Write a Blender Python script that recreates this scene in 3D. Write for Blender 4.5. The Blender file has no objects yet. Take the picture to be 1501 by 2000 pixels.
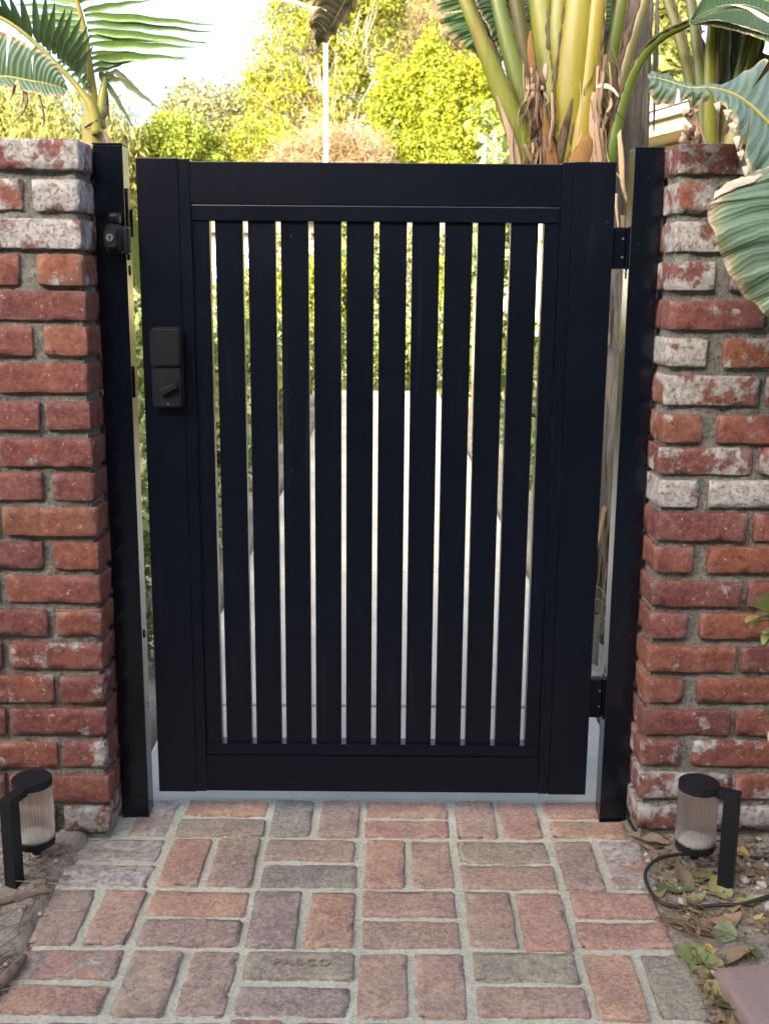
import bpy, bmesh, math, random
import numpy as np
from mathutils import Vector, Matrix, noise

# ------------------------------------------------------------------ camera, sky, sun, exposure
sc = bpy.context.scene
F_PX, CX, CY = 2100.0, 750.5, 1000.0            # focal length and centre in photograph pixels
PITCH, ROLL = math.radians(11.86), math.radians(0.47)
CAM = Vector((0.0, -2.22, 1.174))
CAM_R = Matrix.Rotation(math.pi / 2 - PITCH, 3, 'X') @ Matrix.Rotation(ROLL, 3, 'Z')
cam = bpy.data.cameras.new('camera')
cam.sensor_fit = 'VERTICAL'; cam.sensor_height = 24.0; cam.lens = 24.0 * F_PX / 2000.0
cam.dof.use_dof = True; cam.dof.focus_distance = 2.30; cam.dof.aperture_fstop = 6.5     # phone lens: far things a touch soft
cam.clip_start = 0.05; cam.clip_end = 2000
cam_o = bpy.data.objects.new('camera', cam); sc.collection.objects.link(cam_o)
cam_o.matrix_world = Matrix.Translation(CAM) @ CAM_R.to_4x4()
sc.camera = cam_o

SUN_EL, SUN_ROT = math.radians(16), math.radians(207)
world = bpy.data.worlds.new('World'); sc.world = world; world.use_nodes = True
wn = world.node_tree
sky = wn.nodes.new('ShaderNodeTexSky'); sky.sky_type = 'NISHITA'; sky.sun_disc = False
sky.sun_elevation = SUN_EL; sky.sun_rotation = SUN_ROT
sky.air_density = 0.35; sky.dust_density = 7.5; sky.ozone_density = 0.0
wn.links.new(sky.outputs[0], wn.nodes['Background'].inputs[0])
wn.nodes['Background'].inputs[1].default_value = 0.15
sun = bpy.data.lights.new('sun', 'SUN'); sun.energy = 2.6; sun.angle = math.radians(0.53); sun.color = (1.0, 0.90, 0.74)
sun_o = bpy.data.objects.new('sun', sun); sc.collection.objects.link(sun_o)
sd = Vector((math.sin(SUN_ROT) * math.cos(SUN_EL), math.cos(SUN_ROT) * math.cos(SUN_EL), math.sin(SUN_EL)))
sun_o.rotation_euler = sd.to_track_quat('Z', 'Y').to_euler()
sc.view_settings.view_transform = 'Standard'; sc.view_settings.look = 'None'
sc.view_settings.gamma = 1.0; sc.view_settings.exposure = 3.18
sc.view_settings.use_curve_mapping = False
sc.cycles.use_denoising = True
sc.cycles.max_bounces = 4; sc.cycles.diffuse_bounces = 3; sc.cycles.glossy_bounces = 2; sc.cycles.transparent_max_bounces = 8; sc.cycles.sample_clamp_indirect = 6.0
sc.cycles.use_light_tree = False; world.cycles.sampling_method = 'MANUAL'; world.cycles.sample_map_resolution = 512
sc.cycles.use_adaptive_sampling = True; sc.cycles.adaptive_threshold = 0.02

# ------------------------------------------------------------------ helpers
COL = sc.collection
random.seed(7); RNG = np.random.default_rng(11)
U = random.uniform

def ray(px, py):
    return CAM_R @ Vector(((px - CX) / F_PX, -(py - CY) / F_PX, -1.0))
def P(px, py, Y):                                # point of the plane y = Y
    d = ray(px, py); return CAM + d * ((Y - CAM.y) / d.y)
def G(px, py, z=0.0):                            # point of the level z
    d = ray(px, py); return CAM + d * ((z - CAM.z) / d.z)
def S(px, Y):                                    # length in metres of px pixels at depth Y
    return px * (Y - CAM.y) / F_PX

ORG = {}
def root_of(o): return ORG.get(o.name, Vector((0, 0, 0)))

def thing(name, label, cat, loc=(0, 0, 0), group=None, kind=None):
    o = bpy.data.objects.new(name, None); COL.objects.link(o)
    o.empty_display_size = 0.05
    o.location = loc; ORG[o.name] = Vector(loc)
    tag(o, label, cat, group, kind)
    return o
def tag(o, label=None, cat=None, group=None, kind=None):
    if label: o['label'] = label
    if cat: o['category'] = cat
    if group: o['group'] = group
    if kind: o['kind'] = kind
    return o
def link(name, me, mat, parent=None, origin=(0, 0, 0), smooth=True):
    """mesh verts are relative to origin (world)."""
    o = bpy.data.objects.new(name, me); COL.objects.link(o)
    if mat is not None and not me.materials: me.materials.append(mat)
    if smooth and len(me.polygons):
        me.polygons.foreach_set('use_smooth', np.ones(len(me.polygons), dtype=bool))
    origin = Vector(origin)
    if parent is not None:
        o.parent = parent; o.location = origin - root_of(parent)
    else:
        o.location = origin
    ORG[o.name] = origin
    return o
def mk(name, verts, faces, mat, parent=None, origin=None, smooth=True, uv=None):
    """verts in world coordinates"""
    if origin is None: origin = root_of(parent) if parent is not None else Vector((0, 0, 0))
    origin = Vector(origin)
    me = bpy.data.meshes.new(name)
    me.from_pydata([(v[0] - origin.x, v[1] - origin.y, v[2] - origin.z) for v in verts], [], faces)
    if uv is not None:
        l = me.uv_layers.new(name='UVMap')
        idx = np.empty(len(me.loops), dtype=np.int32); me.loops.foreach_get('vertex_index', idx)
        l.data.foreach_set('uv', np.asarray(uv, dtype=np.float32)[idx].ravel())
    me.update()
    return link(name, me, mat, parent, origin, smooth)
def np_mesh(name, V, Q):
    """numpy verts (N,3) and quads/tris (M,k)"""
    me = bpy.data.meshes.new(name)
    V = np.asarray(V, dtype=np.float32); Q = np.asarray(Q, dtype=np.int32); k = Q.shape[1]
    me.vertices.add(len(V)); me.vertices.foreach_set('co', V.ravel())
    me.loops.add(Q.size); me.loops.foreach_set('vertex_index', Q.ravel())
    me.polygons.add(len(Q)); me.polygons.foreach_set('loop_start', np.arange(0, Q.size, k, dtype=np.int32))
    try: me.polygons.foreach_set('loop_total', np.full(len(Q), k, dtype=np.int32))
    except Exception: pass
    me.update(calc_edges=True); me.validate()
    return me
def bm_obj(name, bm, mat, parent=None, origin=None, smooth=False):
    if origin is None: origin = root_of(parent) if parent is not None else Vector((0, 0, 0))
    origin = Vector(origin)
    bmesh.ops.translate(bm, verts=bm.verts, vec=-origin)
    me = bpy.data.meshes.new(name); bm.to_mesh(me); bm.free()
    return link(name, me, mat, parent, origin, smooth)
def box_bm(bm, x0, x1, y0, y1, z0, z1, r=0.0015, seg=2):
    g = bmesh.ops.create_cube(bm, size=1.0)
    for v in g['verts']:
        v.co = Vector(((x0 + x1) / 2 + v.co.x * (x1 - x0), (y0 + y1) / 2 + v.co.y * (y1 - y0), (z0 + z1) / 2 + v.co.z * (z1 - z0)))
    if r > 0:
        es = list({e for v in g['verts'] for e in v.link_edges})
        bmesh.ops.bevel(bm, geom=es, offset=r, segments=seg, profile=0.6, affect='EDGES')
    return bm
def box(name, x0, x1, y0, y1, z0, z1, mat, parent=None, r=0.0015, seg=2, origin=None):
    return bm_obj(name, box_bm(bmesh.new(), x0, x1, y0, y1, z0, z1, r, seg), mat, parent, origin)
def cyl_bm(bm, c, r0, r1, h, axis='Z', n=32, bev=0.0):
    g = bmesh.ops.create_cone(bm, cap_ends=True, segments=n, radius1=r0, radius2=r1, depth=h)
    if bev:
        es = [e for e in {e for v in g['verts'] for e in v.link_edges} if len(e.link_faces) == 2 and abs(e.verts[0].co.z - e.verts[1].co.z) < 1e-6]
        b = bmesh.ops.bevel(bm, geom=es, offset=bev, segments=2, affect='EDGES'); vs = list({v for f in b['faces'] for v in f.verts} | set(v for v in g['verts'] if v.is_valid))
    else: vs = g['verts']
    M = {'Z': Matrix.Identity(3), 'Y': Matrix.Rotation(math.pi / 2, 3, 'X'), 'X': Matrix.Rotation(math.pi / 2, 3, 'Y')}[axis]
    for v in vs: v.co = M @ v.co + Vector(c)
    return bm

def spline(pts, n):
    """Catmull-Rom through points (tuples of any length) -> n samples"""
    A = [np.array(p, dtype=float) for p in pts]
    if len(A) == 2: return [A[0] + (A[1] - A[0]) * i / (n - 1) for i in range(n)]
    A = [2 * A[0] - A[1]] + A + [2 * A[-1] - A[-2]]
    out = []; m = len(A) - 3
    for i in range(n):
        t = i / (n - 1) * m; k = min(int(t), m - 1); t -= k
        p0, p1, p2, p3 = A[k:k + 4]
        out.append(0.5 * (2 * p1 + (p2 - p0) * t + (2 * p0 - 5 * p1 + 4 * p2 - p3) * t * t + (3 * p1 - p0 - 3 * p2 + p3) * t ** 3))
    return out
def sweep(pts, wid, thick=None, nseg=10, side=None, cap=True, profile=None, jit=0.0):
    """tube along pts (3D); wid / thick full widths per point; side: reference direction of the wide axis"""
    n = len(pts); pts = [Vector(p) for p in pts]
    if thick is None: thick = wid
    V, Fc, UV = [], [], []; L = 0
    prev = None
    for i, p in enumerate(pts):
        t = (pts[min(i + 1, n - 1)] - pts[max(i - 1, 0)]).normalized()
        if side is not None: a = Vector(side) - t * t.dot(Vector(side))
        elif prev is not None: a = prev - t * t.dot(prev)
        else:
            h = Vector((0, 0, 1)) if abs(t.z) < 0.9 else Vector((1, 0, 0)); a = t.cross(h)
        a.normalize(); b = t.cross(a).normalized(); prev = a
        if i: L += (p - pts[i - 1]).length
        for k in range(nseg):
            th = 2 * math.pi * k / nseg
            ca, sb = math.cos(th), math.sin(th)
            if profile: ca, sb = profile(th)
            j = 1 + (U(-jit, jit) if jit else 0)
            V.append(p + a * (ca * wid[i] / 2 * j) + b * (sb * thick[i] / 2 * j)); UV.append((k / nseg, L))
    for i in range(n - 1):
        for k in range(nseg):
            k2 = (k + 1) % nseg
            Fc.append((i * nseg + k, i * nseg + k2, (i + 1) * nseg + k2, (i + 1) * nseg + k))
    if cap:
        Fc.append(tuple(range(nseg))[::-1]); Fc.append(tuple((n - 1) * nseg + k for k in range(nseg)))
    return V, Fc, UV
def tube(name, pts, radii, mat, parent=None, n=8, ns=None, origin=None):
    m = ns or max(2, len(pts) * 4)
    pr = spline([tuple(p) + (r,) for p, r in zip(pts, radii)], m)
    V, Fc, UV = sweep([q[:3] for q in pr], [2 * q[3] for q in pr], None, n)
    return mk(name, V, Fc, mat, parent, origin, True, UV)
def dup(o, parent=None, loc=None, name=None):
    c = o.copy(); COL.objects.link(c); c.parent = parent
    return c

# ------------------------------------------------------------------ materials
class Nt:
    def __init__(s, name):
        s.m = bpy.data.materials.new(name); s.m.use_nodes = True; s.t = s.m.node_tree
        s.p = s.t.nodes['Principled BSDF']; s.out = s.t.nodes['Material Output']
    def n(s, typ, ins=None, **props):
        nd = s.t.nodes.new('ShaderNode' + typ)
        for k, v in props.items(): setattr(nd, k, v)
        for k, v in (ins or {}).items(): s.set(nd.inputs[k], v)
        return nd
    def set(s, sock, v):
        if isinstance(v, bpy.types.NodeSocket): s.t.links.new(v, sock)
        elif isinstance(v, bpy.types.Node): s.t.links.new(v.outputs[0], sock)
        else:
            if isinstance(v, tuple) and len(v) == 3 and sock.type == 'RGBA': v = v + (1,)
            sock.default_value = v
    def noise(s, vec, scale, detail=5, rough=0.55, dist=0.0):
        return s.n('TexNoise', {'Vector': vec, 'Scale': scale, 'Detail': detail, 'Roughness': rough, 'Distortion': dist}).outputs[0]
    def ramp(s, fac, stops, interp='LINEAR'):
        r = s.n('ValToRGB', {'Fac': fac}); cr = r.color_ramp; cr.interpolation = interp
        while len(cr.elements) < len(stops): cr.elements.new(0.5)
        for e, (pos, c) in zip(cr.elements, stops):
            e.position = pos; e.color = (c, c, c, 1) if not isinstance(c, tuple) else c + (1,)
        return r.outputs[0]
    def mix(s, fac, a, b, mode='MIX'):
        m = s.n('Mix', data_type='RGBA', blend_type=mode)
        s.set(m.inputs[0], fac); s.set(m.inputs[6], a); s.set(m.inputs[7], b); return m.outputs[2]
    def math(s, op, a, b=0.0, c=0.0, clamp=False):
        m = s.n('Math', operation=op, use_clamp=clamp); s.set(m.inputs[0], a); s.set(m.inputs[1], b); s.set(m.inputs[2], c); return m.outputs[0]
    def bump(s, h, strength, dist, normal=None):
        b = s.n('Bump', {'Height': h, 'Strength': strength, 'Distance': dist})
        if normal is not None: s.set(b.inputs['Normal'], normal)
        return b.outputs[0]
    def obj_vec(s, rand=True):
        tc = s.n('TexCoord').outputs['Object']
        if not rand: return tc
        r = s.n('ObjectInfo').outputs['Random']
        off = s.math('MULTIPLY', r, 37.0)
        return s.n('VectorMath', {0: tc, 1: off}, operation='ADD').outputs[0]
    def final(s, **kw):
        for k, v in kw.items(): s.set(s.p.inputs[k.replace('_', ' ')], v)
        return s.m
def attr(s, name):
    return s.n('Attribute', attribute_type='OBJECT', attribute_name=name).outputs['Fac']

def brick_mat(name, lime_col, mott=0.5, paver=False):
    s = Nt(name); v = s.obj_vec(); base = s.n('ObjectInfo').outputs['Color']; lime = attr(s, 'lime')
    big = s.noise(v, 11, 4, 0.6); mid = s.noise(v, 45, 6, 0.65); fine = s.noise(v, 260, 4, 0.7)
    c = s.mix(s.ramp(big, [(0.32, 0.0), (0.7, 1.0)]), s.mix(1.0, base, (0.78, 0.72, 0.78), 'MULTIPLY'), s.mix(1.0, base, (1.18, 1.2, 1.1), 'MULTIPLY'))
    c = s.mix(s.ramp(mid, [(0.36, 0.55 if paver else 0.85), (0.60, 0.0)]), c, s.mix(1.0, c, (0.60, 0.58, 0.60), 'MULTIPLY'))
    c = s.mix(s.ramp(s.noise(v, 85, 6, 0.7), [(0.52, 0.0), (0.70, 0.5)]), c, s.mix(1.0, c, (1.45, 1.55, 1.6), 'MULTIPLY'))
    if paver:   # soot-grey and pale clouds in old paving bricks
        g = s.noise(v, 7.0, 5, 0.6, 0.6)
        c = s.mix(s.ramp(g, [(0.52, 0.0), (0.70, 0.40)]), c, (0.25, 0.21, 0.185))
        g2 = s.noise(v, 90, 5, 0.7)
        c = s.mix(s.ramp(g2, [(0.48, 0.0), (0.70, 0.42)]), c, (0.46, 0.40, 0.35))
    c = s.mix(s.ramp(fine, [(0.34, 0.9), (0.47, 0.0)]), c, s.mix(1.0, c, (0.45, 0.42, 0.42), 'MULTIPLY'))
    gr = s.noise(v, 120 if paver else 95, 5, 0.8)
    c = s.mix(s.ramp(gr, [(0.40, 0.50 if paver else 0.42), (0.50, 0.0)]), c, s.mix(1.0, c, (0.52, 0.50, 0.50), 'MULTIPLY'))
    c = s.mix(s.ramp(gr, [(0.52, 0.0), (0.66, 0.40 if paver else 0.13)]), c, (0.50, 0.44, 0.38))
    if not paver: c = s.mix(s.ramp(s.noise(v, 20, 6, 0.65), [(0.42, 0.0), (0.78, 0.20)]), c, (0.30, 0.21, 0.175))
    # old lime mortar left on the face: patches broken into flecks
    l1 = s.noise(v, 17, 12, 0.68, 0.1); l2 = s.noise(v, 140, 6, 0.75)
    th = s.math('MULTIPLY_ADD', lime, 0.33, -0.70)
    m = s.math('MULTIPLY', s.math('ADD', l1, th), 14.0, clamp=True)
    br = s.ramp(l2, [(0.36, 0.35), (0.47, 1.0)])
    m = s.math('MULTIPLY', m, br, clamp=True)
    sp = s.ramp(s.noise(v, 95, 4, 0.6), [(0.665, 0.0), (0.69, 1.0)])
    m = s.math('MAXIMUM', m, s.math('MULTIPLY', sp, 0.85))
    pt = s.ramp(s.n('NewGeometry').outputs['Pointiness'], [(0.52, 0.0), (0.60, 0.5)])
    pt = s.math('MULTIPLY', pt, s.ramp(mid, [(0.35, 0.2), (0.6, 1.0)]))
    lc = s.mix(s.ramp(s.noise(v, 60, 4), [(0.35, 0.0), (0.65, 1.0)]), tuple(x * 0.6 for x in lime_col), lime_col)
    c = s.mix(pt, c, s.mix(0.45, c, lime_col))
    c = s.mix(m, c, lc)
    h = s.math('MULTIPLY_ADD', mid, 0.5, s.math('MULTIPLY_ADD', fine, 0.35, s.math('MULTIPLY', m, 0.35)))
    return s.final(Base_Color=c, Roughness=0.88, Normal=s.bump(h, 1.0, 0.0055 if paver else 0.0045), Specular_IOR_Level=0.25)

def mortar_mat(name, a, b, speck=0.55):
    s = Nt(name); v = s.obj_vec(False)
    n1 = s.noise(v, 9, 5); n2 = s.noise(v, 130, 5, 0.75); n3 = s.noise(v, 420, 2, 0.6)
    c = s.mix(s.ramp(n1, [(0.3, 0.0), (0.7, 1.0)]), a, b)
    c = s.mix(s.ramp(n2, [(0.36, min(1, speck * 1.5)), (0.54, 0.0)]), c, tuple(x * 0.38 for x in a))
    c = s.mix(s.ramp(n3, [(0.60, 0.0), (0.70, 0.6)]), c, (0.55, 0.55, 0.50))
    h = s.math('MULTIPLY_ADD', n2, 1.0, s.math('MULTIPLY', n3, 0.4))
    return s.final(Base_Color=c, Roughness=0.95, Normal=s.bump(h, 1.0, 0.007), Specular_IOR_Level=0.15)

M = {}
M['brick'] = brick_mat('wall brick', (0.46, 0.45, 0.43))
M['paver'] = brick_mat('paving brick', (0.46, 0.43, 0.40), paver=True)
M['mortar'] = mortar_mat('wall mortar', (0.21, 0.218, 0.19), (0.32, 0.33, 0.29))
M['bed'] = mortar_mat('paving mortar', (0.55, 0.565, 0.445), (0.67, 0.685, 0.56), 0.34)

def soil_mat():
    s = Nt('dry soil'); v = s.obj_vec(False)
    n1 = s.noise(v, 5, 6, 0.6); n2 = s.noise(v, 60, 6, 0.7); n3 = s.noise(v, 240, 3, 0.65)
    c = s.mix(s.ramp(n1, [(0.3, 0.0), (0.7, 1.0)]), (0.27, 0.245, 0.20), (0.41, 0.385, 0.325))
    c = s.mix(s.ramp(n2, [(0.34, 0.75), (0.52, 0.0)]), c, (0.13, 0.105, 0.08))
    c = s.mix(s.ramp(n3, [(0.62, 0.0), (0.69, 0.7)]), c, (0.48, 0.45, 0.39))
    return s.final(Base_Color=c, Roughness=0.97, Normal=s.bump(s.math('MULTIPLY_ADD', n2, 1.0, n3), 1.0, 0.006), Specular_IOR_Level=0.1)
M['soil'] = soil_mat()
def concrete_mat(name, a, b):
    s = Nt(name); v = s.obj_vec(False)
    n1 = s.noise(v, 2.8, 8, 0.7); n2 = s.noise(v, 150, 5, 0.75)
    c = s.mix(s.ramp(n1, [(0.3, 0.0), (0.7, 1.0)]), a, b)
    c = s.mix(s.ramp(n2, [(0.33, 0.4), (0.48, 0.0)]), c, tuple(x * 0.6 for x in a))
    return s.final(Base_Color=c, Roughness=0.9, Normal=s.bump(n2, 0.5, 0.002), Specular_IOR_Level=0.2)
M['concrete'] = concrete_mat('path concrete', (0.42, 0.415, 0.335), (0.60, 0.595, 0.495))
M['asphalt'] = concrete_mat('asphalt', (0.05, 0.05, 0.052), (0.075, 0.073, 0.07))
M['pink'] = concrete_mat('mauve concrete', (0.225, 0.165, 0.15), (0.285, 0.215, 0.195))
M['stucco'] = concrete_mat('cream stucco', (0.34, 0.30, 0.17), (0.39, 0.345, 0.205))
M['dark_siding'] = concrete_mat('dark brown siding', (0.11, 0.095, 0.08), (0.15, 0.13, 0.11))
M['grey_siding'] = concrete_mat('grey siding', (0.22, 0.24, 0.27), (0.26, 0.28, 0.31))
M['white_stucco'] = concrete_mat('white stucco', (0.78, 0.77, 0.74), (0.82, 0.81, 0.78))
M['tan_stucco'] = concrete_mat('tan stucco', (0.56, 0.49, 0.39), (0.62, 0.55, 0.44))

def paint_mat(name, base, rough, dust=0.25, spec=0.5):
    s = Nt(name); v = s.obj_vec()
    n1 = s.noise(v, 6, 4); n2 = s.noise(v, 210, 2, 0.5); n3 = s.noise(v, 900, 2)
    st = s.n('VectorMath', {0: v, 1: (60, 60, 2.0)}, operation='MULTIPLY').outputs[0]
    dr = s.noise(st, 1.0, 3, 0.5)
    d = s.math('MULTIPLY', s.ramp(n2, [(0.735, 0.0), (0.765, 1.0)]), dust)
    d = s.math('MAXIMUM', d, s.math('MULTIPLY', s.ramp(dr, [(0.60, 0.0), (0.85, 0.03)]), s.ramp(n1, [(0.4, 0.0), (0.6, 1.0)])))
    c = s.mix(d, base, (0.32, 0.33, 0.33))
    r = s.math('MULTIPLY_ADD', n1, 0.14, rough - 0.07)
    return s.final(Base_Color=c, Roughness=r, Normal=s.bump(n3, 0.08, 0.0006), Specular_IOR_Level=spec)
M['black'] = paint_mat('black powder coat', (0.0012, 0.0031, 0.0080), 0.30, 0.2, 0.30)
M['post'] = paint_mat('black post paint', (0.0012, 0.0030, 0.0078), 0.17, 0.2, 0.5)
M['plastic'] = paint_mat('charcoal plastic', (0.0070, 0.0090, 0.0125), 0.42, 0.1, 0.3)
M['capb'] = paint_mat('dusty black cap', (0.0075, 0.0095, 0.0135), 0.50, 0.5, 0.3)
s = Nt('grey metal'); M['steel'] = s.final(Base_Color=(0.55, 0.56, 0.57), Metallic=1.0, Roughness=0.28)
s = Nt('dull metal'); M['dull'] = s.final(Base_Color=(0.22, 0.22, 0.22), Metallic=0.8, Roughness=0.45)
s = Nt('rubber cable'); M['cable'] = s.final(Base_Color=(0.02, 0.019, 0.018), Roughness=0.55)

def leaf_mat(name, a, b, c3=None, trans=0.35, rough=0.55, per_obj=False):
    """foliage of many small faces: every leaf takes its own tint"""
    s = Nt(name)
    rnd = s.n('NewGeometry').outputs['Random Per Island']
    stops = [(0.0, a), (1.0, b)] if c3 is None else [(0.0, a), (0.82, b), (1.0, c3)]
    c = s.ramp(rnd, stops)
    cl = s.noise(s.n('TexCoord').outputs['Object'], 0.9, 3, 0.6)
    c = s.mix(s.ramp(cl, [(0.35, 0.0), (0.65, 0.55)]), c, s.mix(1.0, c, (1.15, 0.98, 0.55), 'MULTIPLY'))
    s.final(Base_Color=c, Roughness=rough, Specular_IOR_Level=0.3)
    tr = s.n('BsdfTranslucent', {'Color': s.mix(1.0, c, (1.35, 1.35, 0.6), 'MULTIPLY')})
    mx = s.n('MixShader', {0: trans, 1: s.p.outputs[0], 2: tr.outputs[0]})
    s.t.links.new(mx.outputs[0], s.out.inputs['Surface'])
    return s.m
M['f_yel'] = leaf_mat('yellow green foliage', (0.115, 0.155, 0.022), (0.20, 0.225, 0.03), (0.28, 0.235, 0.03), 0.4)
M['f_wil'] = leaf_mat('willowy foliage', (0.13, 0.15, 0.045), (0.22, 0.235, 0.08), (0.28, 0.27, 0.12), 0.35)
M['f_rnd'] = leaf_mat('round tree foliage', (0.075, 0.125, 0.015), (0.16, 0.20, 0.025), (0.21, 0.235, 0.04), 0.35)
M['f_oli'] = leaf_mat('grey green foliage', (0.10, 0.12, 0.062), (0.18, 0.195, 0.12), (0.25, 0.235, 0.165), 0.3)
M['f_ivy'] = leaf_mat('dense foliage', (0.09, 0.14, 0.012), (0.205, 0.235, 0.02), (0.29, 0.265, 0.025), 0.35)
M['f_tan'] = leaf_mat('tan twigs', (0.17, 0.13, 0.075), (0.25, 0.205, 0.12), (0.27, 0.24, 0.10), 0.2)
M['f_brn'] = leaf_mat('brown brush', (0.135, 0.095, 0.055), (0.225, 0.165, 0.10), (0.26, 0.22, 0.14), 0.15)
M['f_shr'] = leaf_mat('shrub foliage', (0.06, 0.10, 0.03), (0.15, 0.20, 0.07), (0.24, 0.27, 0.12), 0.25)
M['f_gry'] = leaf_mat('grey shrub foliage', (0.09, 0.12, 0.07), (0.20, 0.23, 0.15), (0.28, 0.30, 0.20), 0.25)
M['f_grs'] = leaf_mat('grass blades', (0.10, 0.15, 0.02), (0.22, 0.26, 0.05), (0.30, 0.28, 0.10), 0.3)
M['f_bright'] = leaf_mat('sunny hedge foliage', (0.075, 0.105, 0.03), (0.155, 0.175, 0.058), (0.23, 0.21, 0.085), 0.35)
M['petal'] = leaf_mat('pink petals', (0.55, 0.10, 0.16), (0.65, 0.22, 0.28), None, 0.3)

def bark_mat(name, a, b, scale=(40, 40, 3), bumpd=0.012, dark=(0.03, 0.022, 0.016)):
    s = Nt(name); v = s.obj_vec()
    sv = s.n('VectorMath', {0: v, 1: scale}, operation='MULTIPLY').outputs[0]
    n = s.noise(sv, 1.0, 7, 0.65, 0.5); n2 = s.noise(v, 30, 5)
    c = s.mix(s.ramp(n, [(0.3, 0.0), (0.7, 1.0)]), a, b)
    c = s.mix(s.ramp(n, [(0.30, 0.9), (0.42, 0.0)]), c, dark)
    c = s.mix(s.ramp(n2, [(0.4, 0.0), (0.7, 0.35)]), c, b)
    return s.final(Base_Color=c, Roughness=0.9, Normal=s.bump(n, 0.9, bumpd), Specular_IOR_Level=0.15)
M['bark'] = bark_mat('bark', (0.14, 0.10, 0.07), (0.26, 0.21, 0.16))
M['grey_bark'] = bark_mat('grey fibrous bark', (0.065, 0.060, 0.052), (0.20, 0.19, 0.17), (60, 60, 2.2), 0.04)
M['fibre'] = bark_mat('dry brown fibre', (0.15, 0.105, 0.07), (0.34, 0.26, 0.19), (90, 90, 6), 0.006)
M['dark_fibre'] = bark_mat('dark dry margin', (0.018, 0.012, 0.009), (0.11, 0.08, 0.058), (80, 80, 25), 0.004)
M['tan_dry'] = bark_mat('pale dry leaf edge', (0.36, 0.30, 0.22), (0.56, 0.50, 0.41), (60, 60, 60), 0.002, (0.16, 0.11, 0.07))
M['orange'] = bark_mat('orange sheath', (0.11, 0.055, 0.022), (0.17, 0.10, 0.035), (60, 60, 4), 0.002, (0.20, 0.07, 0.03))
M['fibre_mix'] = leaf_mat('torn brown fibres', (0.035, 0.023, 0.016), (0.20, 0.145, 0.10), (0.40, 0.33, 0.26), 0.0, 0.9)
M['wood'] = bark_mat('weathered wood', (0.13, 0.11, 0.07), (0.22, 0.195, 0.13), (3, 50, 50), 0.003)

def petiole_mat():
    s = Nt('petiole'); v = s.obj_vec(); oc = s.n('ObjectInfo').outputs['Color']
    sv = s.n('VectorMath', {0: v, 1: (70, 70, 4)}, operation='MULTIPLY').outputs[0]
    n = s.noise(sv, 1.0, 5, 0.6); n1 = s.noise(v, 9, 4); n2 = s.noise(v, 140, 4, 0.7)
    c = s.mix(s.ramp(n1, [(0.38, 0.0), (0.66, 0.8)]), oc, s.mix(1.0, oc, (1.18, 1.04, 0.8), 'MULTIPLY'))
    c = s.mix(s.ramp(n, [(0.35, 0.35), (0.6, 0.0)]), c, s.mix(1.0, c, (0.7, 0.72, 0.6), 'MULTIPLY'))
    sp = s.math('MULTIPLY', s.ramp(n2, [(0.60, 0.0), (0.68, 0.8)]), s.ramp(n1, [(0.45, 0.0), (0.6, 1.0)]))
    c = s.mix(sp, c, (0.045, 0.03, 0.012))
    c = s.mix(s.ramp(s.noise(sv, 0.35, 6, 0.7), [(0.56, 0.0), (0.70, 0.45)]), c, (0.085, 0.055, 0.02))
    c = s.mix(s.ramp(s.noise(sv, 0.6, 3), [(0.66, 0.0), (0.76, 0.6)]), c, (0.17, 0.09, 0.03))
    return s.final(Base_Color=c, Roughness=0.45, Normal=s.bump(n, 0.25, 0.003), Specular_IOR_Level=0.4)
M['petiole'] = petiole_mat()

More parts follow.
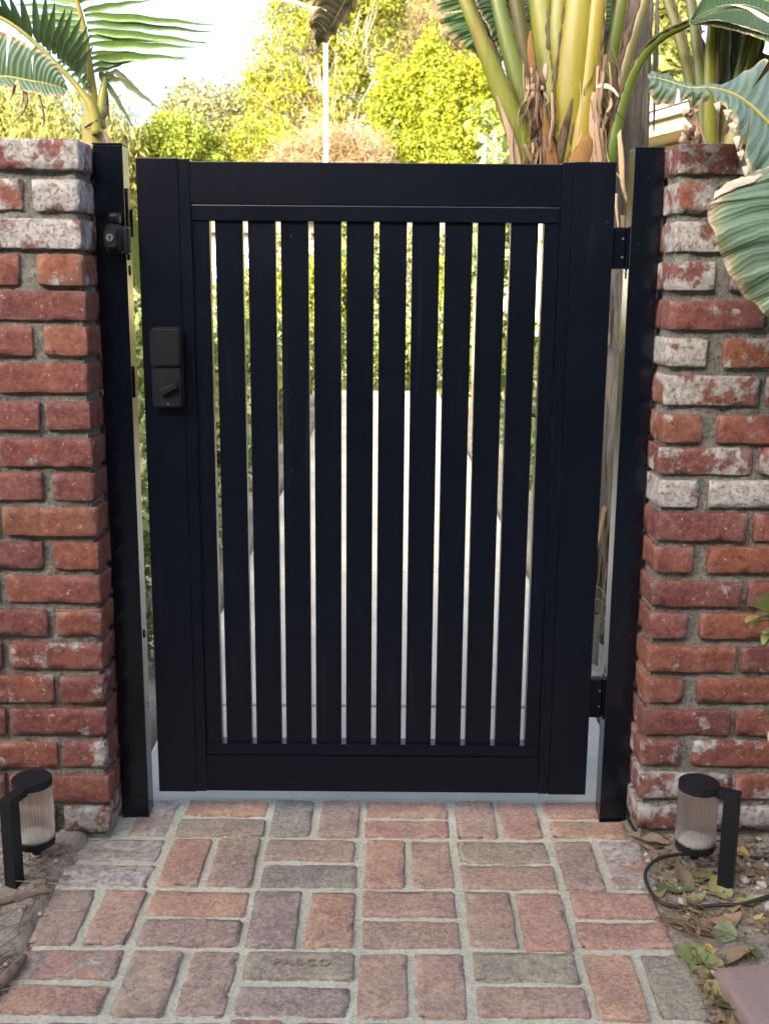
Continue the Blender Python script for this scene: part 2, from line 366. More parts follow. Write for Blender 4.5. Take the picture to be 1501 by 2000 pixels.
def blade_mat(name, col, col2, ribs=70.0, dry=0.93, trans=0.22, rough=0.42, drycol=(0.50, 0.44, 0.35)):
    """big leaf: UV u = 0 midrib .. 1 edge, v along the midrib (0..1)"""
    s = Nt(name); uv = s.n('UVMap').outputs[0]
    sx = s.n('SeparateXYZ', {0: uv}); u, vv = sx.outputs[0], sx.outputs[1]
    ov = s.obj_vec()
    wob = s.noise(ov, 8, 3)
    ph = s.math('MULTIPLY_ADD', vv, ribs, s.math('MULTIPLY', wob, 1.6))
    ph = s.math('MULTIPLY_ADD', s.math('POWER', u, 2.0), -ribs * 0.07, ph)
    w = s.math('SINE', s.math('MULTIPLY', ph, 6.2832))
    fine = s.math('SINE', s.math('MULTIPLY', ph, 6.2832 * 4))
    rib_shade = s.ramp(w, [(0.72, 0.0), (1.0, 1.0)])
    n = s.noise(ov, 5, 5); n2 = s.noise(ov, 60, 4)
    c = s.mix(s.ramp(n, [(0.35, 0.0), (0.65, 1.0)]), col, col2)
    c = s.mix(s.math('MULTIPLY', rib_shade, 0.8), c, s.mix(1.0, c, (0.55, 0.62, 0.55), 'MULTIPLY'))  # shading of the pleats painted in as darker rib lines
    c = s.mix(s.math('MULTIPLY', s.ramp(s.math('SINE', s.math('MULTIPLY', ph, 3.1416)), [(0.5, 0.0), (1.0, 1.0)]), 0.18), c, s.mix(1.0, c, (1.4, 1.35, 1.3), 'MULTIPLY'))  # paler crests between the ribs, pleat lighting put into the colour
    e = s.math('MULTIPLY_ADD', s.math('SUBTRACT', s.noise(ov, 14, 5, 0.6), 0.5), 0.34, u)
    dm = s.ramp(e, [(dry - 0.02, 0.0), (dry + 0.015, 1.0)])
    em = s.ramp(e, [(dry - 0.08, 0.0), (dry - 0.01, 1.0)])
    c = s.mix(s.math('MULTIPLY', em, 0.6), c, (0.30, 0.28, 0.08))
    c = s.mix(dm, c, s.mix(s.ramp(n2, [(0.35, 0.0), (0.6, 1.0)]), (0.22, 0.15, 0.09), drycol))
    c = s.mix(s.ramp(u, [(0.0, 0.8), (0.03, 0.0)]), c, (0.36, 0.36, 0.12))
    h = s.math('MULTIPLY_ADD', w, -0.5, s.math('MULTIPLY', fine, 0.1))
    s.final(Base_Color=c, Roughness=s.math('MULTIPLY_ADD', dm, 0.4, rough), Normal=s.bump(h, 0.55, 0.006), Specular_IOR_Level=0.45)
    tr = s.n('BsdfTranslucent', {'Color': s.mix(1.0, c, (1.2, 1.35, 0.5), 'MULTIPLY')})
    mx = s.n('MixShader', {0: trans, 1: s.p.outputs[0], 2: tr.outputs[0]})
    s.t.links.new(mx.outputs[0], s.out.inputs['Surface'])
    return s.m
M['blade'] = blade_mat('paddle leaf', (0.060, 0.125, 0.055), (0.085, 0.155, 0.075), 24)
M['blade_blue'] = blade_mat('bluish paddle leaf', (0.125, 0.205, 0.145), (0.165, 0.245, 0.182), 15, 0.97)
M['blade_torn'] = blade_mat('pale torn paddle leaf', (0.122, 0.198, 0.138), (0.160, 0.238, 0.175), 22, 0.90)
M['blade_dark'] = blade_mat('dark paddle leaf', (0.026, 0.062, 0.026), (0.042, 0.085, 0.040), 30, 0.97)
M['blade_dead'] = blade_mat('withered paddle leaf', (0.09, 0.085, 0.045), (0.15, 0.125, 0.07), 26, 0.80, 0.1, 0.7, (0.30, 0.23, 0.15))

def tint_mat(name, rough=0.5, trans=0.15, vein=True):
    s = Nt(name); v = s.obj_vec(); oc = s.n('ObjectInfo').outputs['Color']
    n = s.noise(v, 60, 5, 0.65); n2 = s.noise(v, 380, 3)
    c = s.mix(s.ramp(n, [(0.35, 0.55), (0.6, 0.0)]), oc, s.mix(1.0, oc, (0.6, 0.62, 0.55), 'MULTIPLY'))
    c = s.mix(s.ramp(n2, [(0.6, 0.0), (0.7, 0.4)]), c, s.mix(1.0, oc, (1.4, 1.35, 1.2), 'MULTIPLY'))
    s.final(Base_Color=c, Roughness=rough, Normal=s.bump(n, 0.4, 0.002), Specular_IOR_Level=0.35)
    tr = s.n('BsdfTranslucent', {'Color': c})
    mx = s.n('MixShader', {0: trans, 1: s.p.outputs[0], 2: tr.outputs[0]})
    s.t.links.new(mx.outputs[0], s.out.inputs['Surface'])
    return s.m
M['tint'] = tint_mat('fallen leaf')
M['palm'] = tint_mat('palm leaflet', 0.35, 0.25)
M['stone'] = concrete_mat('pale stone', (0.34, 0.33, 0.30), (0.52, 0.51, 0.47))
M['gravel'] = leaf_mat('mixed gravel', (0.10, 0.09, 0.075), (0.26, 0.24, 0.21), (0.52, 0.50, 0.46), 0.0, 0.9)
M['litter'] = leaf_mat('dry litter', (0.10, 0.07, 0.045), (0.24, 0.18, 0.12), (0.36, 0.31, 0.2), 0.0, 0.9)
s = Nt('shingle'); v = s.obj_vec(); c = s.mix(s.ramp(s.noise(v, 50, 5), [(0.3, 0.0), (0.7, 1.0)]), (0.16, 0.145, 0.15), (0.30, 0.28, 0.29))
M['shingle'] = s.final(Base_Color=c, Roughness=0.95, Normal=s.bump(s.noise(v, 220, 3), 0.5, 0.004))
s = Nt('gutter paint'); M['gutter'] = s.final(Base_Color=(0.20, 0.19, 0.165), Roughness=0.6)
s = Nt('pole paint'); M['pole'] = s.final(Base_Color=(0.30, 0.30, 0.29), Roughness=0.5)
s = Nt('window glass'); M['glass'] = s.final(Base_Color=(0.03, 0.035, 0.04), Roughness=0.06, Specular_IOR_Level=0.7)
s = Nt('roof tile'); M['roof'] = s.final(Base_Color=(0.16, 0.13, 0.11), Roughness=0.9)
# clear ribbed lamp plastic
s = Nt('ribbed clear plastic')
tr = s.n('BsdfTransparent', {'Color': (0.95, 0.92, 0.86, 1)}); gl = s.n('BsdfGlossy', {'Color': (0.9, 0.9, 0.9, 1), 'Roughness': 0.12})
df = s.n('BsdfTranslucent', {'Color': (0.86, 0.85, 0.80, 1)})
fr = s.n('LayerWeight', {'Blend': 0.35})
m1 = s.n('MixShader', {0: 0.42, 1: tr.outputs[0], 2: df.outputs[0]})
m2 = s.n('MixShader', {0: s.math('MULTIPLY_ADD', fr.outputs['Fresnel'], 0.75, 0.03, clamp=True), 1: m1.outputs[0], 2: gl.outputs[0]})
s.t.links.new(m2.outputs[0], s.out.inputs['Surface']); M['lens'] = s.m
s = Nt('frosted diffuser'); M['diffuser'] = s.final(Base_Color=(0.84, 0.87, 0.90), Roughness=0.5)
s = Nt('lettering'); M['letter'] = s.final(Base_Color=(0.235, 0.198, 0.152), Roughness=0.95)

# ------------------------------------------------------------------ brick pieces
def grid_axis(a, r, step):
    n = max(2, int(round((2 * a - 2 * r) / step)))
    return [-a, -a + 0.35 * r] + [-a + r + (2 * a - 2 * r) * i / n for i in range(n + 1)] + [a - 0.35 * r, a]
def brick_mesh(name, w, d, h, seed, r=0.005, amp=1.0, step=0.014, skew=0.0, chip=1.0):
    hx, hy, hz = w / 2, d / 2, h / 2
    ax = [grid_axis(hx, r, step), grid_axis(hy, r, step), grid_axis(hz, r, step)]
    nx, ny, nz = [len(a) for a in ax]
    idx = {}; V = []; Fc = []
    def vid(i, j, k):
        key = (i, j, k)
        if key not in idx: idx[key] = len(V); V.append((ax[0][i], ax[1][j], ax[2][k]))
        return idx[key]
    for i in range(nx - 1):
        for j in range(ny - 1):
            for k, fl in ((0, 1), (nz - 1, 0)):
                q = (vid(i, j, k), vid(i + 1, j, k), vid(i + 1, j + 1, k), vid(i, j + 1, k)); Fc.append(q[::-1] if fl else q)
    for i in range(nx - 1):
        for k in range(nz - 1):
            for j, fl in ((0, 0), (ny - 1, 1)):
                q = (vid(i, j, k), vid(i + 1, j, k), vid(i + 1, j, k + 1), vid(i, j, k + 1)); Fc.append(q[::-1] if fl else q)
    for j in range(ny - 1):
        for k in range(nz - 1):
            for i, fl in ((0, 1), (nx - 1, 0)):
                q = (vid(i, j, k), vid(i, j + 1, k), vid(i, j + 1, k + 1), vid(i, j, k + 1)); Fc.append(q[::-1] if fl else q)
    out = []; so = Vector((seed * 3.17, seed * 1.31, seed * 7.7))
    rnd = random.Random(seed)
    corner_r = {}
    for (x, y, z) in V:
        p = Vector((x, y, z))
        cr = r
        q = Vector((max(-hx + cr, min(hx - cr, x)), max(-hy + cr, min(hy - cr, y)), max(-hz + cr, min(hz - cr, z))))
        dlt = p - q
        nrm = dlt.normalized() if dlt.length > 1e-9 else Vector((0, 0, 1))
        if dlt.length > 1e-9: p = q + nrm * cr
        # number of axes near a border: 2 = edge, 3 = corner
        e = (abs(dlt.x) > 1e-9) + (abs(dlt.y) > 1e-9) + (abs(dlt.z) > 1e-9)
        n1 = noise.noise(p * 22 + so); n2 = noise.noise(p * 75 + so * 1.7); n3 = noise.noise(p * 210 + so)
        dsp = (n1 * 0.0018 + n2 * 0.0008 + n3 * 0.0007) * amp
        if e >= 2:
            c = noise.noise(p * 40 + so * 2.1)
            dsp -= max(0.0, c - 0.12) * 0.013 * chip * amp
        if e == 3: dsp -= 0.0025 * chip
        p = p + nrm * dsp
        p.z += skew * p.x
        out.append(p)
    me = bpy.data.meshes.new(name); me.from_pydata(out, [], Fc); me.update()
    return me
def add_brick(name, c, w, d, h, mat, parent, col, lime, seed, rot=None, **kw):
    o = link(name, brick_mesh(name, w, d, h, seed, **kw), mat, parent, c)
    o.color = tuple(col) + (1,); o['lime'] = float(lime)
    if rot: o.rotation_euler = rot
    return o

# ------------------------------------------------------------------ ground, paving, path
def height_sheet(name, x0, x1, y0, y1, step, fn, mat, kind='structure'):
    nx = int((x1 - x0) / step) + 1; ny = int((y1 - y0) / step) + 1
    xs = np.linspace(x0, x1, nx); ys = np.linspace(y0, y1, ny)
    V = [(x, y, fn(x, y)) for y in ys for x in xs]
    I = np.arange(nx * ny).reshape(ny, nx)
    Q = np.stack([I[:-1, :-1], I[:-1, 1:], I[1:, 1:], I[1:, :-1]], -1).reshape(-1, 4)
    o = link(name, np_mesh(name, V, Q), mat)
    tag(o, kind=kind); return o
def nz(x, y, f, s=0.0): return noise.noise(Vector((x * f + s, y * f - s, s * 0.7)))
g = 600.0
o = mk('ground', [(-g, -g, -0.10), (g, -g, -0.10), (g, g, -0.10), (-g, g, -0.10)], [(0, 1, 2, 3)], M['soil']); tag(o, kind='structure')

PX0, PX1, PY1, PY0 = -0.665, 0.535, 0.092, -1.30
def pave_left(y): return -0.655 + 0.02 * math.sin(y * 9)
def soil_h(x, y):
    e = max(0.0, min(1.0, min((x - (PX0 + 0.022 + 0.030 * nz(x, y, 9, 2.7))) / 0.03, (PX1 - 0.0 - x) / 0.03)))
    inside = e
    z = 0.002 + 0.008 * nz(x, y, 7, 3.1) + 0.004 * nz(x, y, 26, 1.1) + 0.006 * nz(x, y, 75, 5.0)
    z += 0.018 * max(0.0, min(1.0, (y + 0.22) / 0.14)) * (1 if abs(x) > 0.6 else 0.3)
    z += 0.006 * math.exp(-((x - PX0) / 0.035) ** 2)
    return z * (1 - inside) - 0.05 * inside
height_sheet('soil', -1.7, 1.7, -1.5, 0.13, 0.011, soil_h, M['soil'])
def bed_h(x, y):
    return 0.0004 + 0.0030 * nz(x, y, 18, 2.0) + 0.0022 * nz(x, y, 70, 6.0) + 0.0012 * nz(x, y, 200, 6.0) - 0.03 * max(0, min(1, (PX0 + 0.02 + 0.015 * math.sin(y * 23) - x) / 0.02)) - 0.03 * max(0, min(1, (x - 0.532) / 0.02))
pave = height_sheet('brick_pavement', PX0 - 0.005, 0.548, PY0, 0.101, 0.007, bed_h, M['bed'])

cols = [-0.652, -0.452, -0.250, -0.043, 0.154, 0.357, 0.552]
rows = [0.092, -0.089, -0.291, -0.488, -0.676, -0.878, -1.08, -1.28]
RD, OR, MV, DK, GB, PU, OL, PK, RB = (0.408, 0.252, 0.192), (0.429, 0.279, 0.192), (0.344, 0.265, 0.214), (0.249, 0.241, 0.207), (0.318, 0.279, 0.220), (0.292, 0.241, 0.214), (0.318, 0.299, 0.222), (0.408, 0.322, 0.262), (0.377, 0.268, 0.208)
weave = [
    [('V', (RD, PK), (.5, .75)), ('H', (OR, GB), (.1, .2)), ('V', (DK, MV), (.05, .15)), ('H', (OR, RD), (0, 0)), ('V', (RB, RD), (0, 0)), ('H', (RD, OR), (0, .35))],
    [('H', (PK, GB), (.95, 1.05)), ('V', (RD, MV), (.1, .1)), ('H', (MV, DK), (.1, .05)), ('V', (RD, RB), (0, 0)), ('H', (GB, RB), (.1, 0)), ('V', (MV, RD), (.1, .85))],
    [('V', (MV, RB), (.25, .3)), ('H', (OR, MV), (.1, 0)), ('V', (PU, OR), (.05, .35)), ('H', (RB, RB), (0, 0)), ('V', (RB, RD), (0, .05)), ('H', (RD, RD), (.05, .1))],
    [('H', (RD, OR), (.55, .5)), ('V', (MV, MV), (.2, .15)), ('H', (OL, PU), (.2, .1)), ('V', (RB, RB), (.2, .25)), ('H', (OL, RB), (.1, .1)), ('V', (OR, OL), (.0, .5))],
]
for k in range(3):
    weave.append([('H' if (i + k) % 2 else 'V', (random.choice([RD, MV, RB, OR]), random.choice([RD, MV, GB, RB])), (.1, .2)) for i in range(6)])
seed = 100
LETTER_AT = None
for r_i, row in enumerate(weave):
    ya, yb = rows[r_i], rows[r_i + 1]
    for c_i, (ori, cc, ll) in enumerate(row):
        xa, xb = cols[c_i], cols[c_i + 1]
        # module corners drift a little, as laid by hand
        conv = 0.03 * (ya + 0.3)
        xa2 = xa * (1 + conv) ; xb2 = xb * (1 + conv)
        for q in range(2):
            seed += 1
            jx, jy = U(-.003, .003), U(-.003, .003)
            jw = U(0.011, 0.020)
            if ori == 'H':
                w, d = xb2 - xa2 - U(.013, .023), (ya - yb) / 2 - jw
                x, y = (xa2 + xb2) / 2 + jx, ya - (ya - yb) * (0.25 + 0.5 * q) + jy
                if c_i == 5: w -= 0.012; x -= 0.006
            else:
                w, d = (xb2 - xa2) / 2 - jw, ya - yb - U(.013, .023)
                x, y = xa2 + (xb2 - xa2) * (0.25 + 0.5 * q) + jx, (ya + yb) / 2 + jy
            z = -0.023 + U(-.0015, .0025) - (0.0012 if c_i == 0 else 0)
            if c_i == 0 and r_i == 0 and q == 0: continue          # soil at the foot of the post there
            b = add_brick('brick', (x, y, z), w, d, 0.058, M['paver'], pave, cc[q], ll[q], seed,
                          rot=(U(-.012, .012), U(-.012, .012), U(-.022, .022)), r=0.0045, amp=1.0, step=0.0115, chip=1.5)
            if r_i == 3 and c_i == 2 and q == 0: LETTER_AT = (x, y, z + 0.029, b)
# the maker's letters pressed into one paving brick, worn at both ends
cu = bpy.data.curves.new('letters', 'FONT'); cu.body = 'PABCO'; cu.size = 0.027; cu.align_x = 'CENTER'; cu.align_y = 'CENTER'; cu.space_character = 1.25; cu.extrude = 0.0016
to = bpy.data.objects.new('letters', cu); COL.objects.link(to)
dg = bpy.context.evaluated_depsgraph_get(); dg.update()
lm = bpy.data.meshes.new_from_object(to.evaluated_get(dg)); bpy.data.objects.remove(to)
xl, yl, zl, bl = LETTER_AT
lo = link('lettering', lm, M['letter'], bl, (xl + 0.004, yl, zl + 0.0018), smooth=False)
tag(lo, 'worn letters PABCO pressed into the paving brick')

# mauve concrete paver at the right border
pv = link('paving_slab', brick_mesh('paving_slab', 0.42, 0.60, 0.07, 9, r=0.008, amp=0.8, step=0.02), M['pink'], None, (0, 0, 0))
c0 = G(1408, 1868, 0.035)
pv.location = (c0.x + 0.21 + 0.012, c0.y - 0.30, 0.0); pv.rotation_euler = (0, 0, math.radians(7))
tag(pv, 'mauve concrete slab lying on the soil in the lower right corner', 'paving slab')

# concrete path behind the gate, slab by slab
path = thing('concrete_path', None, None, (0, 0, -0.02), kind='structure')
ysl = [0.100, 0.69, 2.18, 4.97, 7.6, 10.2]
for a, b in zip(ysl[:-1], ysl[1:]):
    box('slab', -0.597, 0.598, a + 0.009, b - 0.009, -0.12, -0.006, M['concrete'], path, 0.006, 2)
box('joint_filler', -0.58, 0.58, 0.11, 10.1, -0.11, -0.022, M['soil'], path, 0)
def garden_h(x, y):
    z = -0.015 + 0.03 * nz(x, y, 1.3, 4) + 0.014 * nz(x, y, 6, 8) + 0.006 * nz(x, y, 22, 8)
    return z - 0.2 * max(0, min(1, (0.63 - abs(x)) / 0.04))
for nm, xa, xb in (('garden_soil', -4.2, -0.56), ('garden_soil', 0.56, 4.4)):
    height_sheet(nm, xa, xb, 0.12, 10.2, 0.04, garden_h, M['soil'])
o = mk('lawn', [(-60, 10.3, -0.06), (60, 10.3, -0.06), (60, 12.4, -0.06), (-60, 12.4, -0.06)], [(0, 1, 2, 3)], M['f_grs']); tag(o, kind='structure')
o = box('sidewalk', -60, 60, 12.4, 14.0, -0.2, -0.02, M['concrete'], None, 0.02); tag(o, kind='structure')
o = mk('road', [(-60, 14.0, -0.09), (60, 14.0, -0.09), (60, 22, -0.09), (-60, 22, -0.09)], [(0, 1, 2, 3)], M['asphalt']); tag(o, kind='structure')
o = mk('lawn', [(-60, 22, -0.05), (60, 22, -0.05), (60, 60, 0.3), (-60, 60, 0.3)], [(0, 1, 2, 3)], M['f_grs']); tag(o, kind='structure')

# ------------------------------------------------------------------ brick walls
WY = -0.10                                        # front plane of both walls
PAL = [(0.229, 0.082, 0.064), (0.200, 0.070, 0.059), (0.242, 0.090, 0.060), (0.212, 0.080, 0.069), (0.189, 0.070, 0.060)]
ORB = (0.248, 0.102, 0.066)
def wall(label, rows_px, side, limes, tints, ref_x):
    """side -1: wall lies left of its end face, +1: right of it"""
    zb = P(ref_x, rows_px[-1][1], WY).z
    root = thing('brick_wall', label, 'brick wall', (side * 0.9, 0, 0))
    end = side * 0.5815 if side < 0 else 0.5475
    global seed
    zt = None
    for i, (t, b, spans) in enumerate(rows_px):
        zt, zb_ = P(ref_x, t, WY).z, P(ref_x, b, WY).z
        h = zt - zb_; zc = (zt + zb_) / 2; ym = (t + b) / 2
        pieces = []
        for k, (a, c) in enumerate(spans):
            xa = P(a, ym, WY).x if a is not None else None; xb = P(c, ym, WY).x if c is not None else None
            if xa is None: xa = xb - 0.19
            if xb is None: xb = xa + 0.19
            pieces.append([xa, xb])
        # carry the course on outside the picture
        while abs(pieces[-1][0 if side < 0 else 1]) < 1.22:
            e = pieces[-1][0 if side < 0 else 1]; j = U(.011, .016)
            pieces.append([e - j - 0.19, e - j] if side < 0 else [e + j, e + j + 0.19])
        for k, (xa, xb) in enumerate(pieces):
            seed += 1
            w = xb - xa; header = k == 0 and w < 0.125
            d = 0.19 if header else 0.09
            if k == 0:                               # corner brick reaches the end face
                if side < 0: xb = end + U(-.003, .002)
                else: xa = end + U(-.002, .003)
                w = xb - xa
            lime = limes[i] * (1.0 if k == 0 else U(.5, 1.1)) ; col = tints.get((i, k), random.choice(PAL))
            fy = U(-.002, .002)
            add_brick('brick', ((xa + xb) / 2, WY + d / 2 + fy, zc), w, d, h * U(.985, 1.02), M['brick'], root, col, lime, seed,
                      rot=(U(-.01, .01), U(-.008, .008), U(-.014, .014)), r=0.0027, amp=0.9, chip=1.2)
            if k == 0 and not header:                # the brick behind it shows on the end face
                seed += 1
                add_brick('brick', (end + side * 0.095 , WY + 0.15, zc - 0.002), 0.19, 0.092, h, M['brick'], root, random.choice(PAL), lime * .5, seed, step=0.02)
    # mortar body with rough recessed faces
    z0, z1 = -0.03, zt_top(rows_px, ref_x) - 0.012
    x_end = end + side * 0.011; x_far = side * 1.32
    V, Q = [], []
    def face(org, du, dv, nu, nv, nrm, amp):
        base = len(V)
        for j in range(nv + 1):
            for i in range(nu + 1):
                p = Vector(org) + Vector(du) * (i / nu) + Vector(dv) * (j / nv)
                dsp = 0
                if 0 < i < nu and 0 < j < nv:
                    dsp = amp * (noise.noise(p * 16) * 0.006 + noise.noise(p * 60) * 0.004 + noise.noise(p * 180) * 0.0022)
                V.append(p + Vector(nrm) * dsp)
        for j in range(nv):
            for i in range(nu):
                a = base + j * (nu + 1) + i; Q.append((a, a + 1, a + nu + 2, a + nu + 1))
    yf, yk = WY + 0.0125, 0.10
    L = abs(x_far - x_end)
    face((min(x_end, x_far), yf, z0), (L, 0, 0), (0, 0, z1 - z0), int(L / .006), int((z1 - z0) / .006), (0, -1, 0), 1)
    face((x_end, yf, z0), (0, yk - yf, 0), (0, 0, z1 - z0), 30, 240, (-side, 0, 0), 0.8)
    face((min(x_end, x_far), yf, z1), (L, 0, 0), (0, yk - yf, 0), 60, 20, (0, 0, 1), 0.3)
    face((max(x_end, x_far), yk, z0), (-L, 0, 0), (0, 0, z1 - z0), 60, 100, (0, 1, 0), 0.5)
    mk('mortar', V, Q, M['mortar'], root)
    return root
def zt_top(rows_px, ref_x): return P(ref_x, rows_px[0][0], WY).z

LW = [(271, 331, [(None, 152)]), (350, 412, [(63, 150), (None, 43)]), (427, 487, [(None, 160)]), (497, 557, [(72, 163), (None, 37)]),
      (568, 626, [(None, 170)]), (638, 696, [(85, 176), (None, 63)]), (711, 768, [(None, 182)]), (786, 841, [(88, 183), (None, 77)]),
      (858, 912, [(None, 187)]), (925, 978, [(102, 187), (None, 82)]), (993, 1047, [(5, 193)]), (1061, 1112, [(103, 193), (None, 83)]),
      (1126, 1178, [(12, 197)]), (1193, 1243, [(110, 201), (None, 92)]), (1258, 1308, [(17, 201)]), (1322, 1373, [(117, 203), (None, 105)]),
      (1386, 1437, [(21, 201)]), (1451, 1499, [(122, 207), (None, 112)]), (1517, 1566, [(20, 208)]), (1577, 1625, [(126, 208), (None, 110)])]
LL = [.85, 1.0, .82, .42, .22, .36, .12, .20, .28, .22, .12, .12, .36, .34, .48, .48, .36, .50, .22, .70]
LT = {(3, 0): (.27, .105, .062), (10, 0): ORB, (11, 0): (.24, .085, .058)}
RW = [(281, 340, [(1319, None)]), (355, 416, [(1314, 1401), (1415, None)]), (434, 492, [(1308, None)]), (511, 568, [(1306, 1397), (1427, None)]),
      (587, 645, [(1299, 1493)]), (662, 718, [(1295, 1380), (1413, None)]), (735, 792, [(1287, 1482)]), (812, 866, [(1280, 1371), (1401, None)]),
      (875, 928, [(1281, 1470)]), (940, 992, [(1277, 1362), (1386, None)]), (1004, 1057, [(1274, 1458)]), (1070, 1119, [(1271, 1353), (1382, None)]),
      (1137, 1186, [(1264, 1448)]), (1200, 1249, [(1263, 1341), (1367, None)]), (1265, 1314, [(1258, 1436)]), (1327, 1374, [(1257, 1335), (1362, None)]),
      (1390, 1437, [(1253, 1426)]), (1450, 1497, [(1250, 1329), (1351, None)]), (1514, 1560, [(1247, 1421)]), (1576, 1620, [(1243, 1322), (1342, None)])]
RL = [.62, .82, .85, .80, .32, .98, .75, .45, .62, 1.0, .12, .30, .42, .10, .30, .25, .35, .50, .75, .80]
RT = {(7, 0): ORB, (5, 1): (.27, .11, .06), (11, 1): (.25, .085, .05), (13, 1): (.26, .095, .055)}
wall('weathered red brick wall left of the gate, behind a path light', LW, -1, LL, LT, 110)
wall('weathered red brick wall right of the gate, partly covered by hanging leaves', RW, 1, RL, RT, 1390)

# ------------------------------------------------------------------ gate
GX0, GX1, GZ0, GZ1 = -0.497, 0.453, 0.066, 1.419
GT = 0.045                                         # frame depth, front at y = 0
SL0, SL1 = 0.012, 0.036                            # slats sit back in the frame
gate = thing('metal_gate', 'black metal gate of vertical slats between two square posts', 'gate', (-0.022, 0.0, GZ0))
ST = 0.0835                                        # stile width, then a 22 mm cover strip
ix0, ix1 = GX0 + ST + 0.0228, GX1 - ST - 0.0228
zt0, zb1 = 1.331, 0.154                            # rail / lip seams
box('stile', GX0, GX0 + ST, 0, GT, GZ0, GZ1, M['black'], gate, 0.0016)
box('stile', GX1 - ST, GX1, 0, GT, GZ0, GZ1 - 0.001, M['black'], gate, 0.0016)
box('cover_strip', GX0 + ST + 0.0006, ix0, 0.0012, GT - 0.002, GZ0 + 0.001, GZ1 - 0.0015, M['black'], gate, 0.001)
box('cover_strip', ix1, GX1 - ST - 0.0006, 0.0012, GT - 0.002, GZ0 + 0.001, GZ1 - 0.0025, M['black'], gate, 0.001)
box('top_rail', ix0 + 0.0006, ix1 - 0.0006, 0.0022, GT - 0.002, zt0 + 0.0005, GZ1 - 0.006, M['black'], gate, 0.0016)
box('rail_lip', ix0 + 0.0008, ix1 - 0.0008, 0.0040, GT - 0.004, 1.300, zt0 - 0.0004, M['black'], gate, 0.0018)
box('bottom_rail', ix0 + 0.0006, ix1 - 0.0006, 0.0022, GT - 0.002, GZ0 + 0.002, zb1 - 0.0005, M['black'], gate, 0.0016)
box('rail_lip', ix0 + 0.0008, ix1 - 0.0008, 0.0040, GT - 0.004, zb1 + 0.0004, 0.180, M['black'], gate, 0.0018)
gap, pitch = 0.0105, 0.06605
g0 = -0.3505                                       # centre of the first gap
slat_me = None
for i in range(10):
    a, b = g0 + i * pitch + gap / 2, g0 + (i + 1) * pitch - gap / 2
    if slat_me is None:
        o = box('slat', a, b, SL0, SL1, 0.176, 1.304, M['black'], gate, 0.0014, origin=((a + b) / 2, 0, 0.7)); slat_me = o.data
    else: o = link('slat', slat_me, None, gate, ((a + b) / 2, 0, 0.7), smooth=False)
    o.rotation_euler = (0, 0, U(-.004, .004))
box('edge_board', ix0 + 0.001, g0 - gap / 2, SL0 - 0.004, SL1, 0.176, 1.304, M['black'], gate, 0.0014)
box('edge_board', g0 + 10 * pitch + gap / 2, ix1 - 0.001, SL0 - 0.004, SL1, 0.176, 1.304, M['black'], gate, 0.0014)

# deadbolt housing screwed to the left stile
lc0, lc1 = P(291, 640, -0.028), P(356, 797, -0.028)
lx0, lx1, lz1, lz0 = lc0.x, lc1.x, lc0.z, lc1.z
def round_plate(name, x0, x1, z0, z1, y0, y1, rad, mat, parent, bev=0.003, nseg=6):
    pts = []
    for (cx_, cz_, a0) in ((x1 - rad, z1 - rad, 0), (x0 + rad, z1 - rad, 90), (x0 + rad, z0 + rad, 180), (x1 - rad, z0 + rad, 270)):
        for k in range(nseg + 1):
            a = math.radians(a0 + 90 * k / nseg); pts.append((cx_ + rad * math.cos(a), cz_ + rad * math.sin(a)))
    bm = bmesh.new()
    vs = [bm.verts.new((x, y1, z)) for x, z in pts]
    f = bm.faces.new(vs); r = bmesh.ops.extrude_face_region(bm, geom=[f])
    ev = [v for v in r['geom'] if isinstance(v, bmesh.types.BMVert)]
    bmesh.ops.translate(bm, verts=ev, vec=(0, y0 - y1, 0))
    bmesh.ops.recalc_face_normals(bm, faces=bm.faces)
    if bev:
        es = [e for e in bm.edges if all(abs(v.co.y - y0) < 1e-7 for v in e.verts)]
        bmesh.ops.bevel(bm, geom=es, offset=bev, segments=3, affect='EDGES')
    return bm_obj(name, bm, mat, parent, smooth=False)
lock = round_plate('deadbolt_housing', lx0 - 0.0015, lx1 + 0.0015, lz0 - 0.0015, lz1 + 0.001, -0.008, -0.0005, 0.012, M['plastic'], gate, 0.002)
zs = P(320, 718, -0.03).z
round_plate('battery_cover', lx0, lx1, zs + 0.0008, lz1, -0.030, -0.0083, 0.010, M['plastic'], lock, 0.004)
round_plate('lower_cover', lx0 + 0.001, lx1 - 0.001, lz0, zs - 0.0008, -0.026, -0.0083, 0.008, M['plastic'], lock, 0.003)
tc = P(330, 760, -0.03)
bm = box_bm(bmesh.new(), -0.019, 0.019, -0.012, 0, -0.0065, 0.0065, 0.0025, 3)
bmesh.ops.rotate(bm, verts=bm.verts, cent=(0, 0, 0), matrix=Matrix.Rotation(math.radians(-28), 3, 'Y'))
cyl_bm(bm, (0, 0.0, 0), 0.011, 0.011, 0.006, 'Y', 24)
bmesh.ops.translate(bm, verts=bm.verts, vec=(tc.x, -0.0265, tc.z))
bm_obj('thumb_turn', bm, M['plastic'], lock)
c = P(328, 789, -0.028)
bm_obj('screw', cyl_bm(bmesh.new(), (c.x, -0.0262, c.z), 0.003, 0.0025, 0.002, 'Y', 16), M['steel'], lock)

